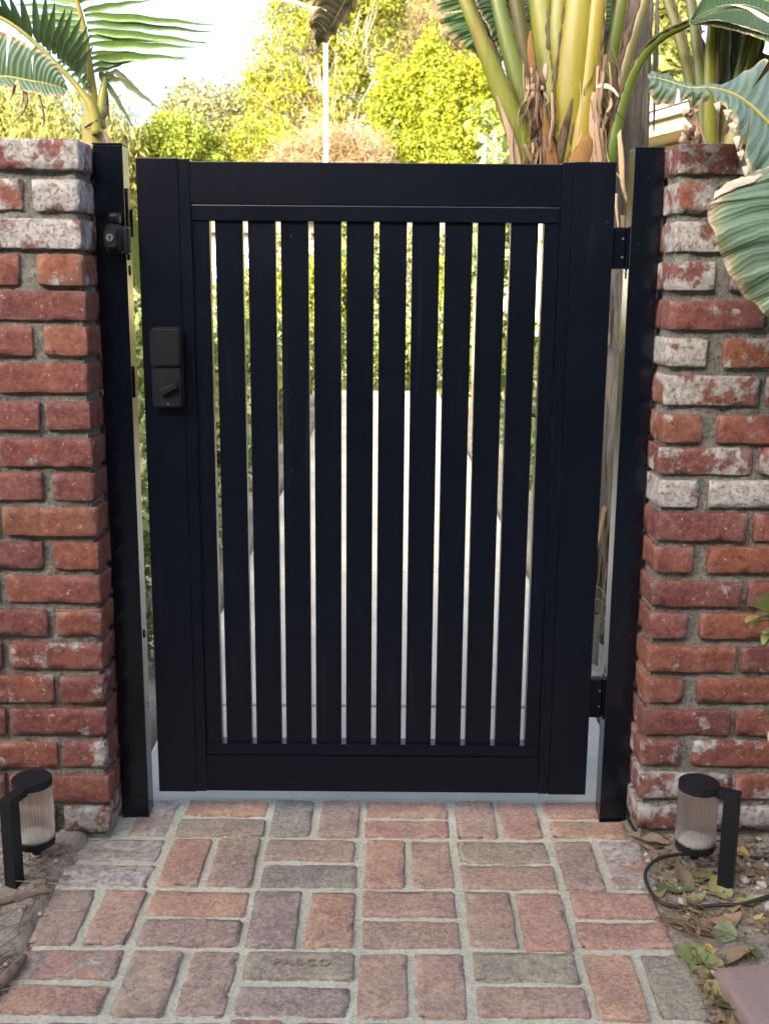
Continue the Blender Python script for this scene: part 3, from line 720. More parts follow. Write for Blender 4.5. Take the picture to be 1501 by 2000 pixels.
# ------------------------------------------------------------------ posts
def oval_cap(x, y, z, s, parent):
    bm = bmesh.new(); bmesh.ops.create_uvsphere(bm, u_segments=20, v_segments=10, radius=1)
    for v in bm.verts: v.co = Vector((x + s * v.co.x * 0.002, y + v.co.y * 0.0075, z + v.co.z * 0.0105))
    return bm_obj('screw_cap', bm, M['dull'], parent, smooth=True)
PD = 0.050
lp = thing('gate_post', 'square black metal post left of the gate, carrying a keyed latch', 'gate post', (-0.552, 0.025, -0.01))
box('post_tube', -0.581, -0.522, 0.0, PD, -0.06, 1.4425, M['post'], lp, 0.002, 3)
box('post_cap', -0.5815, -0.5215, -0.0006, PD + 0.0006, 1.443, 1.4465, M['black'], lp, 0.001)
for py in (528, 1236): 
    q = P(253 if py < 800 else 284, py, 0.03); oval_cap(-0.5205, 0.026, q.z, 1, lp)
# strike bracket on the inner side of the post
zt, zb = P(250, 368, 0.02).z, P(256, 508, 0.02).z
bk = box('latch_bracket', -0.5205, -0.5175, 0.012, 0.034, zb, zt, M['plastic'], lp, 0.0008)
box('bracket_lip', -0.5178, -0.5125, 0.028, 0.031, zb + 0.045, zt - 0.04, M['plastic'], bk, 0.0008)
q = P(267, 745, 0.03)
box('strike_plate', -0.5208, -0.5180, 0.014, 0.040, q.z - 0.032, q.z + 0.032, M['plastic'], lp, 0.0008)
# latch body with key cylinder on the front of the post
c = P(222, 462, -0.035)
lat = round_plate('latch_body', c.x - 0.017, c.x + 0.016, c.z - 0.033, c.z + 0.024, -0.040, -0.001, 0.010, M['plastic'], lp, 0.007)
round_plate('cylinder_collar', c.x - 0.0155, c.x + 0.010, c.z - 0.024, c.z + 0.014, -0.052, -0.0402, 0.009, M['plastic'], lat, 0.003)
cy = bm_obj('key_cylinder', cyl_bm(bmesh.new(), (c.x - 0.003, -0.053, c.z - 0.003), 0.0078, 0.0074, 0.004, 'Y', 32, 0.0006), M['steel'], lat)
bm = box_bm(bmesh.new(), c.x - 0.0036, c.x - 0.0024, -0.0560, -0.0549, c.z - 0.008, c.z + 0.002, 0); cyl_bm(bm, (c.x - 0.003, -0.0555, c.z - 0.0015), 0.002, 0.002, 0.001, 'Y', 12)
bm_obj('keyway', bm, M['black'], lat)
bm = box_bm(bmesh.new(), c.x - 0.011, c.x + 0.011, -0.030, -0.004, c.z + 0.0245, c.z + 0.046, 0.006, 3)
hd = bm_obj('latch_head', bm, M['plastic'], lat)
box('head_window', c.x - 0.005, c.x + 0.005, -0.0325, -0.0302, c.z + 0.030, c.z + 0.040, M['black'], lat, 0.0008)
box('side_plate', c.x + 0.0162, c.x + 0.028, -0.034, -0.001, c.z - 0.034, c.z + 0.020, M['plastic'], lat, 0.006, 3)
rp = thing('gate_post', 'square black metal post right of the gate, carrying two hinges', 'gate post', (0.516, 0.025, -0.01))
box('post_tube', 0.487, 0.546, 0.0, PD, -0.06, 1.4425, M['post'], rp, 0.002, 3)
box('post_cap', 0.4865, 0.5465, -0.0006, PD + 0.0006, 1.443, 1.4465, M['black'], rp, 0.001)
for px, py in ((1217, 535), (1208, 682), (1180, 1305)):
    q = P(px, py, 0.03); oval_cap(0.4868, 0.026, q.z, -1, rp)
for ya, yb in ((443, 526), (1325, 1402)):
    za, zb_ = P(1205, ya, 0.02).z, P(1205, yb, 0.02).z
    h = box('hinge_leaf', 0.4835, 0.4868, 0.010, 0.046, zb_, za, M['black'], rp, 0.0008)
    box('hinge_barrel', 0.4535, 0.4832, 0.016, 0.040, zb_ + 0.001, za - 0.001, M['black'], h, 0.005, 3)
    for dz in (0.018, -0.018):
        bm_obj('screw', cyl_bm(bmesh.new(), (0.476, 0.0155, (za + zb_) / 2 + dz), 0.003, 0.0025, 0.002, 'Y', 12), M['dull'], h)

# ------------------------------------------------------------------ path lights
def ribbed_tube(c, r, z0, z1, n=38):
    bm = bmesh.new(); m = n * 4; rings = []
    for z in (z0, z0 + (z1 - z0) * .33, z0 + (z1 - z0) * .66, z1):
        rings.append([bm.verts.new((c[0] + (r + 0.0017 * math.cos(k * math.pi / 2)) * math.cos(2 * math.pi * k / m), c[1] + (r + 0.0017 * math.cos(k * math.pi / 2)) * math.sin(2 * math.pi * k / m), z)) for k in range(m)])
    for a, b in zip(rings[:-1], rings[1:]):
        for k in range(m): bm.faces.new((a[k], a[(k + 1) % m], b[(k + 1) % m], b[k]))
    return bm
def path_light(label, c, post, ztop, zbot, zg=0.0, face=0.0):
    """c: lamp axis (x, y); post: (x, y) of the side post"""
    t = thing('path_light', label, 'path light', (post[0], post[1], zg), 'path lights in the beds')
    r = 0.0375
    d = Vector((c[0] - post[0], c[1] - post[1], 0)); L = d.length; d.normalize(); ang = math.atan2(d.y, d.x)
    def oriented(bm):
        bmesh.ops.rotate(bm, verts=bm.verts, cent=(0, 0, 0), matrix=Matrix.Rotation(ang, 3, 'Z'))
        bmesh.ops.translate(bm, verts=bm.verts, vec=(post[0], post[1], 0)); return bm
    bm_obj('post', oriented(box_bm(bmesh.new(), -0.016, 0.014, -0.0125, 0.0125, zg - 0.06, ztop - 0.006, 0.0015)), M['capb'], t)
    bm_obj('arm', oriented(box_bm(bmesh.new(), 0.0142, L - r + 0.004, -0.0125, 0.0125, ztop - 0.022, ztop - 0.0063, 0.0015)), M['capb'], t)
    bm_obj('cap', cyl_bm(bmesh.new(), (c[0], c[1], ztop - 0.008), r + 0.0028, r + 0.0022, 0.016, 'Z', 48, 0.0015), M['capb'], t)
    bm_obj('base_ring', cyl_bm(bmesh.new(), (c[0], c[1], zbot + 0.007), r + 0.001, r + 0.0025, 0.014, 'Z', 48, 0.0015), M['capb'], t)
    bm_obj('ribbed_lens', ribbed_tube(c, r, zbot + 0.0142, ztop - 0.0165), M['lens'], t, smooth=True)
    bm = bmesh.new(); bmesh.ops.create_uvsphere(bm, u_segments=28, v_segments=14, radius=1)
    for v in bm.verts: v.co = Vector((c[0] + v.co.x * 0.033, c[1] + v.co.y * 0.033, zbot + 0.0146 + max(0, v.co.z) * 0.015))
    bm_obj('diffuser', bm, M['diffuser'], t, smooth=True)
    bm_obj('inner_plate', cyl_bm(bmesh.new(), (c[0], c[1], ztop - 0.0185), r - 0.003, r - 0.003, 0.003, 'Z', 32), M['diffuser'], t)
    bm_obj('foot_spike', cyl_bm(bmesh.new(), (c[0], c[1], zbot - 0.012), 0.008, 0.013, 0.022, 'Z', 16), M['capb'], t)
    return t
rb = G(1414, 1735, 0.0); rl = P(1360, 1590, rb.y + 0.03)
path_light('black path light with ribbed clear lens on the soil right of the gate', (rl.x, rb.y + 0.03), (rb.x, rb.y), P(1358, 1532, rb.y + .03).z + 0.006, P(1360, 1650, rb.y + .03).z - 0.006)
lb = G(34, 1728, 0.0); ll_ = P(66, 1580, lb.y + 0.075)
path_light('black path light with ribbed clear lens on the soil left of the gate', (ll_.x, lb.y + 0.075), (lb.x - 0.004, lb.y), P(62, 1522, lb.y + .075).z + 0.004, P(70, 1642, lb.y + .075).z - 0.006)
path_light('path light standing behind the gate, seen through the gap under the lower hinge', (0.645, 0.66), (0.70, 0.66), 0.215, 0.075, -0.015)

# ------------------------------------------------------------------ cable on the soil
cp = [G(1226, 1600, .012), G(1240, 1622, .012), G(1275, 1640, .010), G(1330, 1656, .012), P(1365, 1658, rb.y + .04)]
o = tube('lamp_cable', cp, [.0035] * 5, M['cable'], None, 8, 40); tag(o, 'black cable running from the right post foot to the path light', 'cable')
cp = [G(1560, 1672, .02), G(1500, 1676, .012), G(1430, 1672, .015), G(1350, 1668, .022), G(1290, 1675, .028), G(1262, 1698, .022), G(1262, 1725, .014), G(1285, 1760, .016), G(1330, 1772, .012), G(1400, 1768, .012), G(1450, 1765, .016), G(1520, 1745, .012), G(1600, 1735, .01)]
o = tube('garden_cable', cp, [.0036] * len(cp), M['cable'], None, 8, 90); tag(o, 'dark cable looping over the paving edge below the right path light', 'cable')

# ------------------------------------------------------------------ plant parts
def channel(th):                                  # rounded front, hollow back
    c, s_ = math.cos(th), math.sin(th)
    return c, (s_ if s_ < 0 else s_ * 0.25)
def petiole(pix, parent, col, name='leaf_stalk', n=34, thick=0.62, margins=(-1, 1), mw=0.16, side=(1, 0, 0)):
    sp = spline(pix, n)
    pts = [P(q[0], q[1], q[2]) for q in sp]; wd = [S(max(q[3], 1), q[2]) for q in sp]
    for i, p in enumerate(pts):
        wd[i] *= 1 + 0.03 * noise.noise(p * 25)
    V, Fc, UV = sweep(pts, wd, [w * thick for w in wd], 18, side, True, channel)
    org = pts[0]
    o = mk(name, V, Fc, M['petiole'], parent, org, True, UV); o.color = tuple(col) + (1,)
    for m in margins:
        mp, w2 = [], []
        for i, p in enumerate(pts):
            t = (pts[min(i + 1, n - 1)] - pts[max(i - 1, 0)]).normalized()
            a = (Vector(side) - t * t.dot(Vector(side))).normalized()
            jj = noise.noise(p * 55 + Vector((m * 9, 0, 0)))
            mp.append(p + a * (m * wd[i] * (0.485 + 0.03 * jj)) + Vector((0, -0.007, 0)))
            w2.append(max(0.0016, wd[i] * mw * (0.80 + 1.5 * jj)))
        V, Fc, UV = sweep(mp, w2, [w * 0.8 for w in w2], 6, side, True, None, 0.25)
        mk('dry_margin', V, Fc, M['dark_fibre'], o, org, True, UV)
    return o
def blade(name, mid, e1, e2, mat, parent, n=60, m=12, tears=((), ()), sag=(0.0, 0.0), gapf=0.10, wave=0.004, midrib=None, seedv=0, origin=None):
    """mid, e1, e2: control points (3D) of the midrib and of both edges, from stalk to tip"""
    rn = random.Random(seedv)
    Mi = spline([tuple(p) for p in mid], n)
    V, Fc, UV = [], [], []
    for si, E_ in enumerate((e1, e2)):
        if E_ is None: continue
        Ei = spline([tuple(p) for p in E_], n)
        cuts = [0.0] + sorted(tears[si]) + [1.0]
        for ca, cb in zip(cuts[:-1], cuts[1:]):
            k = max(3, int((cb - ca) * n) + 1); tm = (ca + cb) / 2
            droop = rn.uniform(-1, 1) * (0.012 if len(cuts) > 2 else 0)
            base = len(V)
            for i in range(k + 1):
                t0 = ca + (cb - ca) * i / k
                for j in range(m + 1):
                    u = j / m
                    t = tm + (t0 - tm) * (1 - (gapf * u ** 1.5 if len(cuts) > 2 else 0))
                    f = t * (n - 1); a = min(int(f), n - 2); f -= a
                    p = Mi[a] * (1 - f) + Mi[a + 1] * f; q = Ei[a] * (1 - f) + Ei[a + 1] * f
                    r = p + (q - p) * u
                    sg = sag[si] * 4 * u * (1 - u)
                    pv_ = Vector(r); pv_ += Vector((0, -1, 0.25)) * sg
                    pv_.z += wave * u * math.sin(t * 60 + si) + wave * 2 * u * noise.noise(pv_ * 7 + Vector((seedv, 0, 0)))
                    pv_.y += wave * 1.5 * u * math.sin(t * 37 + si * 2) + droop * u * u
                    pv_.z -= abs(droop) * u * u
                    V.append(pv_); UV.append((u, t))
            for i in range(k):
                for j in range(m):
                    a = base + i * (m + 1) + j; q = (a, a + 1, a + m + 2, a + m + 1)
                    Fc.append(q if si == 0 else q[::-1])
    org = Vector(mid[0])
    o = mk(name, V, Fc, mat, parent, org, True, UV)
    if midrib:
        w = [midrib * (1 - 0.85 * i / (n - 1)) for i in range(n)]
        V2, F2, U2 = sweep([Vector(p) + Vector((0, -midrib * 0.25, 0)) for p in Mi], w, None, 8)
        q = mk('midrib', V2, F2, M['petiole'], o, org, True, U2); q.color = (0.36, 0.36, 0.11, 1)
    return o
YG, GN, YL, OG, BR = (0.098, 0.118, 0.008), (0.056, 0.092, 0.009), (0.135, 0.130, 0.007), (0.150, 0.132, 0.007), (0.062, 0.066, 0.016)

# ------------------------------------------------------------------ big paddle-leaf plant right behind the gate
YB = 1.10
sb = thing('paddle_leaf_plant', 'large paddle-leaf plant with a fan of thick yellow-green stalks above the gate', 'plant', (0.70, YB, -0.02))
# trunk leaning from its foot in the bed up to the fan
tr_p = [(0.80, YB + .04, -0.05), (0.78, YB + .04, 0.35), (0.72, YB + .03, 0.8), (0.62, YB + .02, 1.15), (0.585, YB + .02, 1.42)]
tube('trunk', tr_p, [.13, .115, .11, .12, .10], M['grey_bark'], sb, 18, 30, (0.7, YB, 0.5))
petiole([(1062, 420, YB + .10, 30), (1052, 300, YB + .10, 40), (1030, 150, YB + .11, 34), (1005, 0, YB + .12, 26), (985, -120, YB + .13, 22)], sb, BR, margins=(1,))
petiole([(1098, 420, YB + .06, 60), (1092, 300, YB + .06, 68), (1078, 150, YB + .07, 58), (1058, 0, YB + .08, 52), (1040, -140, YB + .1, 40)], sb, YG, margins=(1,))
petiole([(1118, 420, YB + .05, 30), (1105, 180, YB + .05, 44), (1092, 60, YB + .055, 44), (1100, -60, YB + .06, 36)], sb, YG, margins=(-1,))
petiole([(1090, 430, YB - .01, 36), (1058, 300, YB - .01, 44), (1012, 160, YB - .01, 36), (975, 20, YB, 27), (950, -110, YB + .02, 22)], sb, GN, margins=(1,), mw=.2)
petiole([(1072, 430, YB - .05, 40), (1030, 310, YB - .05, 46), (975, 170, YB - .05, 36), (925, 45, YB - .05, 26), (880, -60, YB - .04, 22), (800, -170, YB - .03, 18)], sb, YG, margins=(1,), mw=.24)
petiole([(1108, 430, YB - .04, 46), (1112, 300, YB - .04, 58), (1116, 180, YB - .04, 66), (1128, 40, YB - .04, 58), (1140, -120, YB - .03, 44)], sb, YL, margins=(-1, 1), mw=.12)
petiole([(1118, 430, YB - .06, 30), (1132, 290, YB - .06, 40), (1150, 150, YB - .055, 34), (1166, 0, YB - .05, 30), (1180, -120, YB - .04, 26)], sb, OG, margins=(-1, 1), mw=.2)
petiole([(1150, 420, YB + .03, 34), (1168, 280, YB + .03, 34), (1185, 150, YB + .03, 30), (1212, 0, YB + .03, 26), (1232, -110, YB + .03, 24)], sb, GN, margins=(-1, 1), mw=.22)
petiole([(1165, 420, YB + .0, 28), (1190, 270, YB + .0, 30), (1222, 120, YB + .0, 22), (1262, -10, YB + .0, 22), (1290, -110, YB, 20)], sb, (0.07, 0.07, 0.025), margins=(-1,), mw=.5)
# the thin arching stalk that carries the dark leaf at the top right
petiole([(1170, 420, YB - .06, 26), (1192, 300, YB - .07, 24), (1215, 200, YB - .08, 21), (1245, 125, YB - .10, 19), (1288, 75, YB - .13, 17), (1345, 46, YB - .16, 15)], sb, GN, margins=(-1,), mw=.25)
# spent orange sheath and dry sheath remains, plus one dark strip standing for shade
def sheath(pix, mat, name, parent, thick=.35, n=20):
    sp = spline(pix, n); pts = [P(*q[:3]) for q in sp]; wd = [S(q[3], q[2]) for q in sp]
    V, Fc, UV = sweep(pts, wd, [w * thick for w in wd], 10, (1, 0, 0), True, None, 0.05)
    return mk(name, V, Fc, mat, parent, pts[0], True, UV)
sheath([(1112, 430, YB - .09, 46), (1128, 330, YB - .09, 44), (1144, 285, YB - .09, 30), (1148, 262, YB - .09, 5)], M['orange'], 'orange_sheath', sb)
sheath([(1075, 430, YB - .085, 26), (1078, 330, YB - .085, 26), (1068, 270, YB - .08, 20), (1060, 205, YB - .08, 5)], M['orange'], 'orange_sheath', sb)
sheath([(1035, 60, YB + .0, 3), (1036, 100, YB, 14), (1045, 200, YB, 16), (1056, 330, YB, 18)], M['orange'], 'orange_sheath', sb)
sheath([(1020, 430, YB - .10, 40), (1004, 300, YB - .10, 20), (985, 230, YB - .10, 9), (970, 188, YB - .10, 3)], M['fibre'], 'dry_sheath_or_shade', sb)
sheath([(1026, 172, YB - .09, 8), (1045, 170, YB - .09, 14), (1062, 173, YB - .09, 7)], M['fibre'], 'dry_sheath_or_shade', sb)
sheath([(1163, 170, YB - .10, 5), (1180, 168, YB - .10, 10), (1196, 175, YB - .10, 6), (1208, 190, YB - .10, 3)], M['tan_dry'], 'dry_sheath_or_shade', sb)
sheath([(1160, 430, YB - .09, 46), (1165, 330, YB - .09, 38), (1160, 250, YB - .08, 22), (1158, 180, YB - .07, 10)], M['fibre'], 'dry_sheath_or_shade', sb)
sheath([(1048, 430, YB - .03, 60), (1046, 330, YB - .03, 52), (1044, 250, YB - .03, 40), (1042, 190, YB - .03, 22), (1040, 160, YB - .03, 5)], M['dark_fibre'], 'dry_sheath_or_shade', sb)  # dark strip painted in for the shadowed base behind the fibres
sheath([(1088, 330, YB - .075, 10), (1098, 270, YB - .075, 16), (1112, 215, YB - .072, 9), (1120, 180, YB - .07, 3)], M['dark_fibre'], 'dry_sheath_or_shade', sb)
# hanging dry fibres
V, Fc = [], []
for k in range(118):
    if k < 84: x, y0 = random.gauss(1046, 13), U(120, 300)
    else: x, y0 = random.gauss(1172, 16), U(80, 290)
    L = U(30, 150); yy = YB - U(.05, .095); lean = random.gauss(4, 16)
    pts = [P(x, y0, yy), P(x + lean * .35 + U(-5, 5), y0 + L * .4, yy - U(0, .02)), P(x + lean * .8 + U(-7, 7), y0 + L * .75, yy - U(0, .02)), P(x + lean + U(-6, 6), y0 + L, yy)]
    sp = spline([tuple(p) for p in pts], 10); w0 = S(random.choice([1.5, 2.5, 4, 7, 11]), YB); tw = U(0, 6.28)
    v, f, _ = sweep([Vector(p) for p in sp], [w0 * (.5 + .5 * math.sin(math.pi * min(1, i / 9 + .15))) for i in range(10)], [max(.0012, w0 * .16)] * 10, 6, (math.cos(tw), math.sin(tw), .2), True, None, .18)
    b = len(V); V += v; Fc += [tuple(i + b for i in q) for q in f]
o = mk('dry_fibres', V, Fc, M['fibre_mix'], sb, (0.6, YB, 1.5)); tag(o, kind='stuff')
V, Fc = [], []
for k in range(90):                                # shaggy remains down the trunk
    z = U(0.1, 1.35); t = min(3.99, max(0, z / 0.36)); i = int(t); a = Vector(tr_p[i]); b2 = Vector(tr_p[min(4, i + 1)]); c = a + (b2 - a) * (t - i)
    th = U(0, 6.28); r = .118; p0 = Vector((c.x + r * math.cos(th), c.y + r * math.sin(th), z + .12))
    L = U(.10, .28); out = Vector((math.cos(th), math.sin(th), 0))
    pts = [p0, p0 + out * U(.005, .02) + Vector((0, 0, -L * .5)), p0 + out * U(.0, .05) + Vector((U(-.03, .03), 0, -L))]
    sp = spline([tuple(p) for p in pts], 6); w0 = U(.008, .035)
    v, f, _ = sweep([Vector(p) for p in sp], [w0 * (1 - .6 * q / 5) for q in range(6)], [w0 * .18] * 6, 4, (-math.sin(th), math.cos(th), 0))
    b = len(V); V += v; Fc += [tuple(q_ + b for q_ in q) for q in f]
o = mk('dry_fibres', V, Fc, M['fibre_mix'], sb, (0.7, YB, 0.7)); tag(o, kind='stuff')
# leaf blades: one behind the left stalks, one between them, one withered and hanging, one dark at the top right
Yk = YB + .16
blade('leaf_blade', [P(960, -60, Yk), P(985, 40, Yk), P(1015, 130, Yk), P(1035, 185, Yk)],
      [P(905, -60, Yk - .06), P(935, 20, Yk - .05), P(985, 120, Yk - .02), P(1035, 188, Yk)],
      [P(1010, -60, Yk + .05), P(1020, 40, Yk + .05), P(1030, 130, Yk + .03), P(1036, 188, Yk)], M['blade_dark'], sb, 40, 8, sag=(.01, .01), midrib=.008)
Yk = YB + .22
blade('leaf_blade', [P(985, -70, Yk), P(985, 10, Yk), P(975, 70, Yk), P(960, 118, Yk)],
      [P(860, -70, Yk - .08), P(852, 6, Yk - .08), P(874, 66, Yk - .06), P(958, 118, Yk)],
      None, M['blade'], sb, 40, 10, tears=((.42,), ()), gapf=.16, sag=(.02, 0), midrib=None)
blade('leaf_blade', [P(1000, 60, Yk), P(990, 100, Yk), P(975, 130, Yk)], [P(900, 70, Yk), P(930, 112, Yk), P(972, 142, Yk)], None, M['blade'], sb, 20, 8)
Yk = YB + .26
blade('leaf_blade', [P(1185, -60, Yk), P(1180, 40, Yk), P(1172, 120, Yk), P(1165, 200, Yk)],
      [P(1120, -60, Yk), P(1130, 40, Yk), P(1145, 130, Yk), P(1164, 205, Yk)],
      [P(1235, -60, Yk + .05), P(1225, 40, Yk + .05), P(1205, 130, Yk + .03), P(1168, 205, Yk)], M['blade_dark'], sb, 40, 8, sag=(.01, .01), midrib=.008, seedv=21)
blade('leaf_blade', [P(1065, -60, Yk + .04), P(1062, 40, Yk + .04), P(1060, 120, Yk + .04)],
      [P(1015, -60, Yk + .04), P(1022, 40, Yk + .04), P(1056, 125, Yk + .04)],
      [P(1105, -60, Yk + .05), P(1100, 40, Yk + .05), P(1064, 125, Yk + .03)], M['blade_dark'], sb, 30, 8, sag=(.01, .01), midrib=.008, seedv=22)
Yd = YB - .02
dl = blade('withered_leaf', [P(800, -165, Yd), P(735, -105, Yd), P(690, -30, Yd), P(650, 45, Yd), P(618, 90, Yd)],
      [P(800, -172, Yd - .02), P(690, -125, Yd - .06), P(632, -40, Yd - .08), P(604, 30, Yd - .07), P(614, 88, Yd)],
      [P(802, -160, Yd + .04), P(752, -80, Yd + .06), P(706, -5, Yd + .05), P(664, 55, Yd + .03), P(620, 92, Yd)],
      M['blade_dead'], sb, 50, 10, tears=((.72, .84), ()), sag=(.035, .02), wave=.008, midrib=.010, seedv=3)
Yt = YB - .16
blade('dark_leaf', [P(1345, 46, Yt), P(1395, 44, Yt - .03), P(1450, 58, Yt - .06), P(1520, 80, Yt - .1), P(1600, 120, Yt - .14)],
      [P(1345, 43, Yt), P(1388, -30, Yt + .10), P(1450, -60, Yt + .12), P(1530, -50, Yt + .12), P(1602, 112, Yt - .1)],
      [P(1345, 49, Yt), P(1395, 52, Yt - .12), P(1455, 66, Yt - .2), P(1520, 92, Yt - .26), P(1602, 128, Yt - .2)],
      M['blade_dark'], sb, 60, 12, sag=(-.02, .03), wave=.0006, midrib=.011, seedv=5)
blade('dark_leaf_fold', [P(1345, 44, Yt - .02), P(1400, 24, Yt - .10), P(1460, 22, Yt - .16), P(1530, 60, Yt - .2)],
      [P(1348, 48, Yt - .03), P(1400, 40, Yt - .16), P(1460, 56, Yt - .22), P(1530, 80, Yt - .25)],
      [P(1346, 40, Yt - .02), P(1400, 14, Yt - .09), P(1462, 10, Yt - .14), P(1528, 40, Yt - .17)],
      M['blade_dark'], sb, 40, 8, wave=.0006, seedv=6)
sheath([(1398, 14, Yt - .11, 3), (1430, 10, Yt - .13, 7), (1462, 18, Yt - .16, 10), (1490, 34, Yt - .18, 12), (1520, 52, Yt - .2, 8)], M['tan_dry'], 'dry_leaf_edge', sb, .3)

# old grey trunk behind the right post
YT = 1.32
gt = thing('palm_trunk', 'old grey fibrous palm trunk rising behind the right gate post', 'palm', (P(1232, 300, YT).x, YT, -0.02))
px0 = P(1233, 300, YT)
V, Fc, UV = [], [], []
zz = np.linspace(-0.05, 3.2, 60); ns = 40
for i, z in enumerate(zz):
    for k in range(ns):
        th = 2 * math.pi * k / ns
        r = 0.050 + 0.006 * noise.noise(Vector((math.cos(th) * 2.2, math.sin(th) * 2.2, z * 0.7))) + 0.016 * abs(noise.noise(Vector((math.cos(th) * 6, math.sin(th) * 6, z * 1.6)))) - 0.004 + 0.003 * noise.noise(Vector((th * 9, 0, z * 14)))
        r *= 1 + 0.15 * max(0, 0.8 - z)
        V.append((px0.x + r * math.cos(th) + 0.012 * math.sin(z * 2), YT + r * math.sin(th), z)); UV.append((k / ns, z))
for i in range(59):
    for k in range(ns): Fc.append((i * ns + k, i * ns + (k + 1) % ns, (i + 1) * ns + (k + 1) % ns, (i + 1) * ns + k))
mk('trunk', V, Fc, M['grey_bark'], gt, (px0.x, YT, 1.0), True, UV)
for k in range(16):
    th = U(-2.6, -0.4); z = U(.3, 2.0); L = U(.15, .5); r = .054
    a = Vector((px0.x + r * math.cos(th), YT + r * math.sin(th), z + L)); b = Vector((px0.x + (r + U(.0, .012)) * math.cos(th + .1), YT + (r + .01) * math.sin(th + .1), z))
    V, Fc, UV = sweep([a, (a + b) / 2 + Vector((U(-.004, .004), -.004, 0)), b], [.006, .014, .004], [.003, .005, .002], 5, (1, 0, 0), True, None, .2)
    mk('bark_strip', V, Fc, M['grey_bark'], gt, a, True, UV)

# ------------------------------------------------------------------ second fan behind the right wall
YR = 1.05
s2 = thing('paddle_leaf_plant', 'second fan of green stalks with dark margins behind the right brick wall', 'plant', (P(1400, 300, YR).x, YR, -0.02))
bx2 = P(1400, 300, YR).x
tube('trunk', [(bx2 + .02, YR + .05, -.05), (bx2 + .01, YR + .05, .6), (bx2, YR + .05, 1.2), (bx2, YR + .05, 1.48)], [.12, .11, .11, .08], M['grey_bark'], s2, 16, 24, (bx2, YR, .5))
petiole([(1380, 400, YR + .02, 26), (1362, 240, YR + .02, 22), (1330, 90, YR + .02, 19), (1298, -10, YR + .03, 16), (1270, -90, YR + .04, 14)], s2, (0.078, 0.088, 0.034), margins=(1,), mw=.35)
petiole([(1385, 400, YR, 24), (1374, 250, YR, 22), (1362, 110, YR, 19), (1346, 0, YR, 16), (1335, -90, YR, 15)], s2, (0.075, 0.095, 0.045), margins=(1,), mw=.4)
petiole([(1392, 400, YR - .03, 30), (1386, 260, YR - .03, 26), (1386, 130, YR - .03, 24), (1394, 20, YR - .02, 20), (1400, -90, YR, 18)], s2, YG, margins=(1,), mw=.35)
petiole([(1405, 400, YR + .02, 44), (1404, 260, YR + .02, 42), (1408, 140, YR + .02, 34), (1416, 20, YR + .02, 28), (1420, -90, YR, 24)], s2, (0.078, 0.088, 0.024), margins=(1,), mw=.2)
petiole([(1418, 400, YR + .04, 40), (1418, 260, YR + .04, 36), (1430, 140, YR + .04, 32), (1446, 20, YR + .04, 26), (1455, -90, YR, 22)], s2, BR, margins=(1,), mw=.2)
petiole([(1410, 400, YR - .02, 34), (1424, 250, YR - .02, 28), (1448, 130, YR - .02, 24), (1474, 20, YR - .02, 20), (1490, -90, YR, 18)], s2, GN, margins=(1,), mw=.25)
petiole([(1415, 400, YR - .05, 44), (1432, 260, YR - .05, 38), (1460, 140, YR - .05, 28), (1492, 20, YR - .05, 22), (1520, -90, YR, 18)], s2, YG, margins=(-1, 1), mw=.2)
petiole([(1420, 420, YR - .07, 60), (1432, 290, YR - .07, 52), (1462, 200, YR - .07, 34), (1500, 110, YR - .07, 26)], s2, (0.09, 0.10, 0.018), margins=(-1,), mw=.15)
# dry curled flower bract and its brown scales
sheath([(1380, 290, YR - .12, 8), (1362, 250, YR - .13, 12), (1348, 226, YR - .14, 20), (1340, 216, YR - .15, 16), (1332, 226, YR - .15, 3)], M['fibre'], 'dry_bract', s2)
sheath([(1366, 214, YR - .13, 5), (1350, 218, YR - .14, 14), (1342, 224, YR - .15, 10)], M['fibre'], 'dry_bract', s2)
for k in range(12):
    x, y = U(1334, 1366), U(244, 284)
    sheath([(x, y + 12, YR - .13, U(8, 13)), (x + U(-4, 4), y, YR - .14, U(8, 12)), (x + U(-6, 6), y - 10, YR - .14, 3)], M['dark_fibre' if k % 2 else 'fibre'], 'dry_scale', s2, .5, 8)

# ------------------------------------------------------------------ big leaves hanging in front of the right wall
YF = -0.30
fl = thing('hanging_leaf_plant', 'bluish paddle leaves with dry edges hanging over the right brick wall', 'plant', (1.05, -0.02, 0.0))
# its own stem stands beside the wall, out of the picture
tube('stem', [(1.12, -.30, -.03), (1.11, -.30, .5), (1.06, -.30, 1.0), (.98, -.29, 1.35)], [.045, .04, .035, .02], M['petiole'], fl, 14, 24, (1.1, -.3, .5)).color = (0.22, 0.25, 0.06, 1)
tube('leaf_stalk', [(1.06, -.30, 1.0), (.98, -.29, 1.30), (.90, -.28, 1.47), P(1560, 300, YF)], [.018, .015, .012, .010], M['petiole'], fl, 10, 24).color = (0.24, 0.28, 0.07, 1)
tube('leaf_stalk', [(1.06, -.29, 1.0), (1.02, -.24, 1.40), (.96, -.22, 1.50), P(1575, 380, -.22)], [.018, .015, .012, .010], M['petiole'], fl, 10, 24).color = (0.24, 0.28, 0.07, 1)
